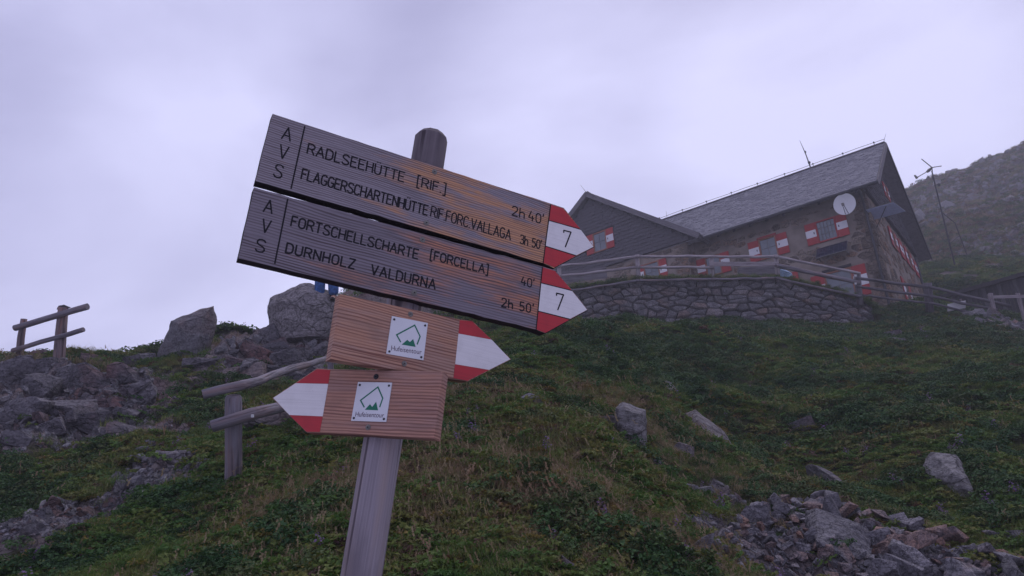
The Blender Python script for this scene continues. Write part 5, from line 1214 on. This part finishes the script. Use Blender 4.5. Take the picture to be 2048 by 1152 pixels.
def skin(name, verts, edges, radii, mat, parent, root=0, sub=2):
    me = bpy.data.meshes.new(name); me.from_pydata([tuple(v) for v in verts], edges, [])
    o = bpy.data.objects.new(name, me); COL.objects.link(o)
    m1 = o.modifiers.new('skin', 'SKIN'); 
    for i, r_ in enumerate(radii):
        sv = me.skin_vertices[0].data[i]; sv.radius = (r_, r_) if not isinstance(r_, tuple) else r_; sv.use_root = (i == root)
    m2 = o.modifiers.new('sub', 'SUBSURF'); m2.levels = sub; m2.render_levels = sub
    dg = bpy.context.evaluated_depsgraph_get(); dg.update(); m_ = bpy.data.meshes.new_from_object(o.evaluated_get(dg)); bpy.data.objects.remove(o)
    m_.materials.clear(); m_.materials.append(mat); m_.polygons.foreach_set('use_smooth', [True] * len(m_.polygons))
    o = bpy.data.objects.new(name, m_); COL.objects.link(o); o.parent = parent; return o
F0 = at(652, 604, 16.4)
pe = empty('person', F0, 'person in blue trousers and pink jacket standing on the biggest boulder, mostly behind the boards', 'person')
sx = np.array([1.0, 0, 0]); X = lambda x, y, z: (x, y, z)
J = {'pelvis': X(0, 0, .95), 'spine': X(-.02, 0, 1.15), 'chest': X(-.04, 0, 1.38), 'neck': X(-.05, 0, 1.52), 'head': X(-.055, -.02, 1.62), 'crown': X(-.06, -.01, 1.74)}
bv_ = [J['pelvis'], J['spine'], J['chest'], J['neck'], J['head'], J['crown']]; be = [(0, 1), (1, 2), (2, 3), (3, 4), (4, 5)]; br = [.14, .13, .15, .055, .085, .075]
def limb(root, pts, rad):
    k = root
    for p, r_ in zip(pts, rad): bv_.append(p); br.append(r_); be.append((k, len(bv_) - 1)); k = len(bv_) - 1
    return k
limb(0, [X(-.10, 0, .88), X(-.13, -.03, .50), X(-.15, .02, .10), X(-.16, -.13, .04)], [.085, .06, .042, .035]); limb(0, [X(.10, 0, .88), X(.14, -.05, .50), X(.15, .02, .10), X(.16, -.13, .04)], [.085, .06, .042, .035])
hl_ = limb(2, [X(-.20, 0, 1.44), X(-.44, -.06, 1.80), X(-.20, -.10, 1.98), X(-.12, -.12, 2.03)], [.055, .042, .032, .030]); hr_ = limb(2, [X(.14, 0, 1.43), X(.24, -.04, 1.20), X(.20, -.22, 1.05), X(.18, -.28, 1.02)], [.055, .042, .032, .028])
skin('body', bv_, be, br, MAT['skin'], pe)
for s_, root, base in ((-1, hl_, np.array([-.12, -.12, 2.03])), (1, hr_, np.array([.18, -.28, 1.02]))):
    for f_i in range(5):
        dz = 1 if s_ < 0 else -.2; ln = (.055, .075, .082, .075, .06)[f_i]; ox = (f_i - 2) * .017
        p = base + np.array([ox, 0, .03 * dz]); dirn = nrm(np.array([ox * 6, -.15 if s_ < 0 else -1, dz]))
        skin('finger', [base, p, p + dirn * ln * .6, p + dirn * ln + np.array([0, -.012, 0])], [(0, 1), (1, 2), (2, 3)], [.012, .0095, .009, .007], MAT['skin'], pe, sub=1)
skin('trousers', [J['pelvis'], X(0, 0, 1.02), X(-.11, 0, .86), X(-.135, -.03, .50), X(-.15, .02, .12), X(.11, 0, .86), X(.145, -.05, .50), X(.15, .02, .12)], [(0, 1), (0, 2), (2, 3), (3, 4), (0, 5), (5, 6), (6, 7)], [.17, .16, .13, .12, .115, .13, .12, .115], MAT['blue'], pe)
skin('jacket', [X(-.03, 0, 1.15), X(0, 0, .98), X(-.04, 0, 1.38), X(-.05, 0, 1.49), X(-.21, 0, 1.44), X(-.44, -.06, 1.80), X(-.22, -.10, 1.965), X(.15, 0, 1.43), X(.24, -.04, 1.20), X(.20, -.20, 1.06)], [(0, 1), (0, 2), (2, 3), (2, 4), (4, 5), (5, 6), (2, 7), (7, 8), (8, 9)],
     [.155, .16, .175, .075, .08, .062, .05, .08, .062, .05], MAT['pink'], pe)
skin('hair', [X(-.06, .015, 1.66), X(-.06, .01, 1.755), X(-.055, .05, 1.60)], [(0, 1), (0, 2)], [.095, .075, .07], MAT['hair'], pe)
for s_ in (-1, 1): skin('boot', [X(.155 * s_, .03, .10), X(.155 * s_, .01, .03), X(.165 * s_, -.17, .02)], [(0, 1), (1, 2)], [.06, .055, .045], MAT['boot'], pe, sub=1)
mb = MB(); mb.tube([X(-.075, -.115, 1.61), X(-.075, -.135, 1.60)], .012, 6)
for dx in (-.03, .03):
    mb.tube([X(-.057 + dx, -.105, 1.64), X(-.057 + dx, -.112, 1.64)], .008, 6)
mb.v = [v + F0 for v in mb.v]; mb.build('face_detail', MAT['skin'], pe)
pe.scale = (1.08, 1.08, 1.08)
print('objects done')

# ------------------------------------------------------------------ vegetation: clumps instanced over the slope
def blades(n, spread, h, w, lean, seed, seg=3, droop=.5, heads=False):
    r = np.random.default_rng(seed); V, F = [], []; k = 0
    for i in range(n):
        a = r.uniform(0, 6.283); rad = spread * math.sqrt(r.uniform()); bx, by = rad * math.cos(a), rad * math.sin(a)
        d = r.uniform(0, 6.283); dx, dy = math.cos(d), math.sin(d); hh = h * r.uniform(.55, 1.25); le = lean * r.uniform(.2, 1.3); sx, sy = -dy, dx; ww = w * r.uniform(.7, 1.3)
        for j in range(seg + 1):
            t = j / seg; o = le * hh * t ** 1.8; z = hh * (t - droop * le * t * t * .6); wd = ww * (1 - t * .92) * .5
            px, py = bx + dx * o, by + dy * o
            if j < seg: V += [(px - sx * wd, py - sy * wd, z), (px + sx * wd, py + sy * wd, z)]
            else: V.append((px, py, z))
        for j in range(seg - 1): F.append((k + 2 * j, k + 2 * j + 1, k + 2 * j + 3, k + 2 * j + 2))
        F.append((k + 2 * seg - 2, k + 2 * seg - 1, k + 2 * seg)); k += 2 * seg + 1
        if heads and i % 3 == 0:
            tip = np.array(V[-1]); 
            for q in range(5):
                c = tip + np.array([r.normal() * .004, r.normal() * .004, -.010 * q]); e = .006
                V += [tuple(c + (e, 0, 0)), tuple(c + (0, e * .6, e)), tuple(c + (-e, 0, 0)), tuple(c + (0, -e * .6, -e))]; F.append((k, k + 1, k + 2, k + 3)); k += 4
    return np.array(V), F
def leaves(n, spread, h, size, seed, ell=1.4, dome=True, stems=0):
    r = np.random.default_rng(seed); V, F = [], []; k = 0
    for i in range(n):
        a = r.uniform(0, 6.283); rad = spread * math.sqrt(r.uniform()); z = h * (r.uniform(.25, 1.0)) * (1 - .55 * (rad / spread) ** 2 if dome else 1)
        c = np.array([rad * math.cos(a), rad * math.sin(a), z]); nn = nrm(np.array([r.normal() * .55 + math.cos(a) * .4 * rad / spread, r.normal() * .55 + math.sin(a) * .4 * rad / spread, 1.0]))
        u = nrm(np.cross(nn, r.normal(size=3))); w = np.cross(nn, u); s = size * r.uniform(.6, 1.35); f = nn * s * .18
        V += [tuple(c - u * s * ell * .5), tuple(c - u * s * .1 * ell + w * s * .5 + f), tuple(c + u * s * ell * .5), tuple(c - u * s * .1 * ell - w * s * .5 + f)]
        F += [(k, k + 1, k + 2), (k, k + 2, k + 3)]; k += 4
    return np.array(V), F
GREEN = [(.020, .040, .016), (.035, .060, .020), (.050, .078, .025), (.068, .085, .030)]
LMAT = {'grass': m_leaf('short_grass', [(.048, .105, .022), (.085, .160, .032), (.14, .200, .042), (.23, .215, .08)]),
        'dry': m_leaf('dry_grass', [(.15, .125, .06), (.24, .19, .10), (.33, .26, .155), (.28, .18, .11)]),
        'herb': m_leaf('herb_leaf', [(.036, .100, .024), (.070, .150, .032), (.125, .195, .040), (.21, .20, .06)], trans=.3),
        'shrub': m_leaf('dwarf_shrub_leaf', [(.020, .056, .022), (.034, .088, .028), (.055, .118, .032), (.095, .115, .04)], trans=.15),
        'yellow': m_leaf('yellow_leaf', [(.12, .15, .03), (.18, .19, .04), (.25, .19, .05), (.20, .12, .045)]),
        'red': m_leaf('rusty_leaf', [(.10, .045, .03), (.15, .065, .04), (.12, .075, .05), (.09, .05, .05)]),
        'flower': m_leaf('heather_flower', [(.16, .10, .20), (.22, .13, .28), (.28, .2, .33), (.2, .12, .2)])}
PROTO = [('a', blades(90, .085, .050, .0050, 1.0, 1), 'grass'), ('b', blades(80, .085, .075, .0046, 1.1, 2), 'grass'), ('c', leaves(150, .10, .042, .017, 3), 'herb'), ('d', leaves(90, .10, .050, .026, 4, 1.1), 'herb'),
         ('e', leaves(200, .10, .070, .013, 5, 1.5), 'shrub'), ('f', blades(26, .06, .13, .0036, 1.3, 6, 4, .9, True), 'dry'), ('g', blades(56, .09, .065, .0044, 1.5, 7), 'dry'), ('h', leaves(90, .08, .055, .017, 8), 'yellow'),
         ('i', leaves(80, .075, .07, .017, 9), 'red'), ('j', leaves(44, .035, .15, .013, 10, 1.2, False), 'flower')]
pcol = bpy.data.collections.new('plant_clumps')
for nm, (V, F), mk in PROTO:
    me = bpy.data.meshes.new('clump_' + nm); me.from_pydata(V.tolist(), [], F); me.materials.append(LMAT[mk]); pcol.objects.link(bpy.data.objects.new('clump_' + nm, me))
rcol = bpy.data.collections.new('stone_bits')
for i in range(6):
    me = rock_mesh('bit', rnd_stone(300 + i, 11, .8, .6), MAT['rock'], 0, 0, 1, i); rcol.objects.link(bpy.data.objects.new('bit_%d' % i, me))
def scatter(name, P, rot, scl, idx, coll, label):
    me = bpy.data.meshes.new(name); me.vertices.add(len(P)); me.vertices.foreach_set('co', P.astype(np.float32).ravel())
    for nm, ty, pr_, d in (('rot', 'FLOAT_VECTOR', 'vector', rot), ('scl', 'FLOAT', 'value', scl), ('pick', 'INT', 'value', idx)):
        a = me.attributes.new(nm, ty, 'POINT'); a.data.foreach_set(pr_, (d.astype(np.int32) if ty == 'INT' else d.astype(np.float32)).ravel())
    o = bpy.data.objects.new(name, me); COL.objects.link(o)
    ng = bpy.data.node_groups.new(name, 'GeometryNodeTree'); ng.interface.new_socket('Geometry', in_out='INPUT', socket_type='NodeSocketGeometry'); ng.interface.new_socket('Geometry', in_out='OUTPUT', socket_type='NodeSocketGeometry')
    N = ng.nodes.new; i_ = N('NodeGroupInput'); o_ = N('NodeGroupOutput'); ip = N('GeometryNodeInstanceOnPoints'); ci = N('GeometryNodeCollectionInfo')
    ci.inputs['Collection'].default_value = coll; ci.inputs['Separate Children'].default_value = True; ci.inputs['Reset Children'].default_value = True
    def na(nm, ty): q = N('GeometryNodeInputNamedAttribute'); q.data_type = ty; q.inputs['Name'].default_value = nm; return next(s for s in q.outputs if s.enabled and s.name == 'Attribute')
    e2r = N('FunctionNodeEulerToRotation'); lk = ng.links.new
    lk(i_.outputs[0], ip.inputs['Points']); lk(ci.outputs[0], ip.inputs['Instance']); ip.inputs['Pick Instance'].default_value = True
    lk(na('pick', 'INT'), ip.inputs['Instance Index']); lk(na('rot', 'FLOAT_VECTOR'), e2r.inputs[0]); lk(e2r.outputs[0], ip.inputs['Rotation']); lk(na('scl', 'FLOAT'), ip.inputs['Scale'])
    lk(ip.outputs[0], o_.inputs[0]); md = o.modifiers.new('scatter', 'NODES'); md.node_group = ng
    return tag(o, label, None, None, 'stuff')
r_ = np.random.default_rng(11)
def ring(r0, r1, dens, amax=44):
    n = int(dens * R(amax) * (r1 * r1 - r0 * r0)); a = np.radians(r_.uniform(-amax, amax, n)); r = np.sqrt(r_.uniform(r0 * r0, r1 * r1, n)); return np.stack([np.sin(a) * r, np.cos(a) * r], -1)
def visible(P, m=.10):
    d = P - CAM; z = d @ fw; x = (d @ rt) / z * FOC / 1024; y = (d @ up) / z * FOC / 576
    return (z > .3) & (np.abs(x) < 1 + m) & (y > -1 - m * 2.5) & (y < 1.1)
pix = lambda P: (1024 + FOC * ((P - CAM) @ rt) / ((P - CAM) @ fw), 576 - FOC * ((P - CAM) @ up) / ((P - CAM) @ fw))
rings = [(2.3, 4.5, 620, .9), (4.5, 7, 470, .95), (7, 11, 290, 1.1), (11, 17, 150, 1.4), (17, 24, 85, 1.8), (24, 34, 62, 1.8), (34, 56, 20, 2.8)]
AP, AR, AS, AI = [], [], [], []
DRY = [(np.array(at(950, 960, 5.2)[:2]), .9), (np.array(at(1060, 1000, 4.9)[:2]), .7), (np.array(at(760, 860, 6.5)[:2]), .35), (np.array(at(1330, 900, 8)[:2]), .9), (np.array(at(1400, 1100, 4.9)[:2]), .5), (np.array(at(960, 820, 7.7)[:2]), .6), (np.array(at(640, 960, 5.4)[:2]), .45)]
for a0, a1, dn_, sc in rings:
    xy = ring(a0, a1, dn_); z = H(xy); P = np.column_stack([xy, z]); k = visible(P); xy, P = xy[k], P[k]
    rk = rocky(xy); k = (rk < .42) | ((rk < .85) & (r_.uniform(size=len(rk)) < .16)); xy, P, rk = xy[k], P[k], rk[k]
    k = np.hypot(xy[:, 0] - P0F[0], xy[:, 1] - P0F[1] + .16) > .24; xy, P, rk = xy[k], P[k], rk[k]
    hv_ = (xy - HC[:2]) @ HV[:2]; hu_ = (xy - HC[:2]) @ HU[:2]; k = ~((hv_ > -.9) & (hu_ > -.1) & (hv_ < 12)); xy, P = xy[k], P[k]
    terr = (xy[:, 1] > wall_y(xy[:, 0]) + .7) & (xy[:, 0] > WT[0, 0]) & (xy[:, 0] < WT[-1, 0]); k = ~terr | (r_.uniform(size=len(xy)) < .12); xy, P = xy[k], P[k]
    n = len(xy); e = .12
    gx = (base_h(xy + [e, 0]) - base_h(xy - [e, 0])) / (2 * e); gy = (base_h(xy + [0, e]) - base_h(xy - [0, e])) / (2 * e)
    rot = np.stack([np.arctan(gy) * .7 + r_.normal(0, .15, n), -np.arctan(gx) * .7 + r_.normal(0, .15, n), r_.uniform(0, 6.283, n)], -1)
    f1 = fbm(xy * .9, 4, 91); f2 = fbm(xy * 1.6 + 9, 4, 97); f3 = fbm(xy * .45 + 4, 3, 99); u = r_.uniform(size=n)
    dry = np.zeros(n)
    for c, w_ in DRY: dry = np.maximum(dry, np.exp(-((xy - c) ** 2).sum(1) / (2 * w_ * w_)))
    idx = np.where(u < .5, 0, 1)
    herb = f1 + r_.normal(0, .2, n) > -.06; idx = np.where(herb, np.where(r_.uniform(size=n) < .6, 2, 3), idx)
    shr = f2 + r_.normal(0, .12, n) > (.38 if a1 < 8 else .22); idx = np.where(shr, 4, idx)
    px_, py_ = pix(P); dark = (py_ > 620) & (py_ < 770) & (px_ > 1150) & (fbm(xy * .5, 3, 120) > -.12); idx = np.where(dark & (r_.uniform(size=n) < .6), 4, idx)
    idx = np.where(r_.uniform(size=n) < .025 + dry * .68 + (a1 < 8) * .03 + np.clip(f3, 0, 1) * .10, np.where(r_.uniform(size=n) < .72, 6, 5), idx)
    idx = np.where(r_.uniform(size=n) < .06 + np.clip(f2, 0, 1) * .2 + np.clip(f3 - .05, 0, 1) * .35, 7, idx); idx = np.where(r_.uniform(size=n) < .012 + np.clip(-f2 - .1, 0, 1) * .10, 8, idx)
    idx = np.where(r_.uniform(size=n) < .0035, 9, idx)
    s = sc * r_.uniform(.65, 1.35, n) * (1 + .35 * fbm(xy * 1.2, 2, 7)); s = np.where(idx == 4, s * 1.25, s)
    s = np.where((rk[:0].size == 0) & (a0 > 0), s, s)
    P[:, 2] -= .012 * sc; AP.append(P); AR.append(rot); AS.append(s); AI.append(idx)
# tufts hanging over the wall top and along its foot
for line, cnt_, dz, sc in ((WT, 1100, .02, 1.6), (WB, 700, .0, 1.8)):
    t = r_.uniform(0, 1, cnt_) * (len(line) - 1); i = np.minimum(t.astype(int), len(line) - 2); f = (t - i)[:, None]; P = line[i] * (1 - f) + line[i + 1] * f
    P = P + r_.normal(0, 1, (cnt_, 3)) * [.05, .12, .03] + [0, -.08, dz]
    if line is WB: P[:, 1] -= .15; P[:, 2] = H(P[:, :2])
    AP.append(P); AR.append(np.stack([r_.normal(.1, .3, cnt_), r_.normal(0, .3, cnt_), r_.uniform(0, 6.28, cnt_)], -1)); AS.append(sc * r_.uniform(.6, 1.3, cnt_)); AI.append(r_.choice([0, 1, 4, 6, 2], cnt_, p=[.35, .3, .15, .12, .08]))
AP = np.concatenate(AP); AR = np.concatenate(AR); AS = np.concatenate(AS); AI = np.concatenate(AI)
print('clumps', len(AP))
scatter('ground_cover', AP, AR, AS, AI, pcol, 'low alpine herbs, grass and dwarf shrubs covering the slope')
# wispy grass on the left skyline
n = 90; xs = np.concatenate([r_.uniform(0, 60, 40), r_.uniform(130, 250, 30), r_.uniform(430, 500, 20)]); P = np.array([at(x, np.interp(x, [0, 60, 125, 230, 330, 450, 500], [722, 716, 712, 726, 716, 672, 660]) + 6, 14 if x < 300 else 16) for x in xs])
P[:, 2] = H(P[:, :2]) - .02; scatter('skyline_grass', P, np.stack([r_.normal(0, .2, n), r_.normal(0, .2, n), r_.uniform(0, 6, n)], -1), r_.uniform(1.2, 2.3, n), np.full(n, 5), pcol, 'wispy dry grass on the left skyline')
# gravel on the path and between the rubble
GP = []
for x0, x1, y0, y1, n in ((0, 420, 860, 1120, 9000), (0, 300, 740, 900, 2500), (1380, 2060, 990, 1180, 9000), (1900, 2060, 635, 690, 900), (430, 700, 660, 760, 800)):
    px_ = r_.uniform(x0, x1, n); py_ = r_.uniform(y0, y1, n); D = np.geomspace(3.2, 34, 160)
    rays_ = rt[None] * ((px_ - 1024) / FOC)[:, None] - up[None] * ((py_ - 576) / FOC)[:, None] + fw[None]; hit_ = np.zeros((n, 3)); ok = np.zeros(n, bool)
    for d in D:
        q = CAM + rays_[~ok] * d
        b_ = q[:, 2] < base_h(q[:, :2])
        ii = np.where(~ok)[0][b_]; hit_[ii] = q[b_]; ok[ii] = True
        if ok.all(): break
    hit_ = hit_[ok]; hit_ = hit_[rocky(hit_[:, :2]) > .5]; GP.append(hit_)
GP = np.concatenate(GP); GP[:, 2] = H(GP[:, :2]); n = len(GP); dist = np.linalg.norm(GP - CAM, axis=1)
scatter('gravel', GP, r_.uniform(0, 6.28, (n, 3)), dist * r_.lognormal(-5.0, .5, n), r_.integers(0, 6, n), rcol, 'loose grey gravel and stone chips on the path and under the rubble')
# stones and tufts of the far hillside
n = 15000; V = HV3.reshape(NV, NH, 3); ii = r_.integers(0, NV - 2, n); jj = r_.integers(0, NH - 2, n); fu = r_.uniform(size=(n, 1)); P = V[ii, jj] * (1 - fu) + V[ii + 1, jj + 1] * fu
k = fbm(P * .16, 4, 131) > r_.normal(0.02, .12, n); P = P[k]; P = P[visible(P)]; n = len(P)
scatter('hillside_stones', P, r_.uniform(0, 6.28, (n, 3)), r_.lognormal(-.85, .5, n), r_.integers(0, 6, n), rcol, 'grey stones strewn over the far hillside')
n = 12000; ii = r_.integers(0, NV - 2, n); jj = r_.integers(0, NH - 2, n); fu = r_.uniform(size=(n, 1)); P = V[ii, jj] * (1 - fu) + V[ii + 1, jj + 1] * fu; P = P[visible(P)]; n = len(P)
scatter('hillside_tufts', P, np.stack([r_.normal(0, .2, n), r_.normal(0, .2, n), r_.uniform(0, 6, n)], -1), r_.uniform(3, 5.5, n), r_.choice([0, 4, 6, 8, 6], n), pcol, 'grass tufts of the far hillside')

# ------------------------------------------------------------------ haze
hz = MB(); lo_, hi_ = np.array([-75, -20, -9.0]), np.array([130, 145, 112.0])
hz.box((lo_ + hi_) / 2, [(hi_ - lo_)[0] / 2, 0, 0], [0, (hi_ - lo_)[1] / 2, 0], [0, 0, (hi_ - lo_)[2] / 2])
hm = bpy.data.materials.new('hill_mist'); hm.use_nodes = True; t = hm.node_tree; t.nodes.clear()
vo = t.nodes.new('ShaderNodeVolumePrincipled'); vo.inputs['Density'].default_value = 0.0023; vo.inputs['Color'].default_value = (.93, .93, 1.0, 1); vo.inputs['Anisotropy'].default_value = 0.2
t.links.new(vo.outputs[0], t.nodes.new('ShaderNodeOutputMaterial').inputs['Volume'])
hzo = hz.build('haze', hm); tag(hzo, 'thin mist over the slope', None, None, 'stuff')
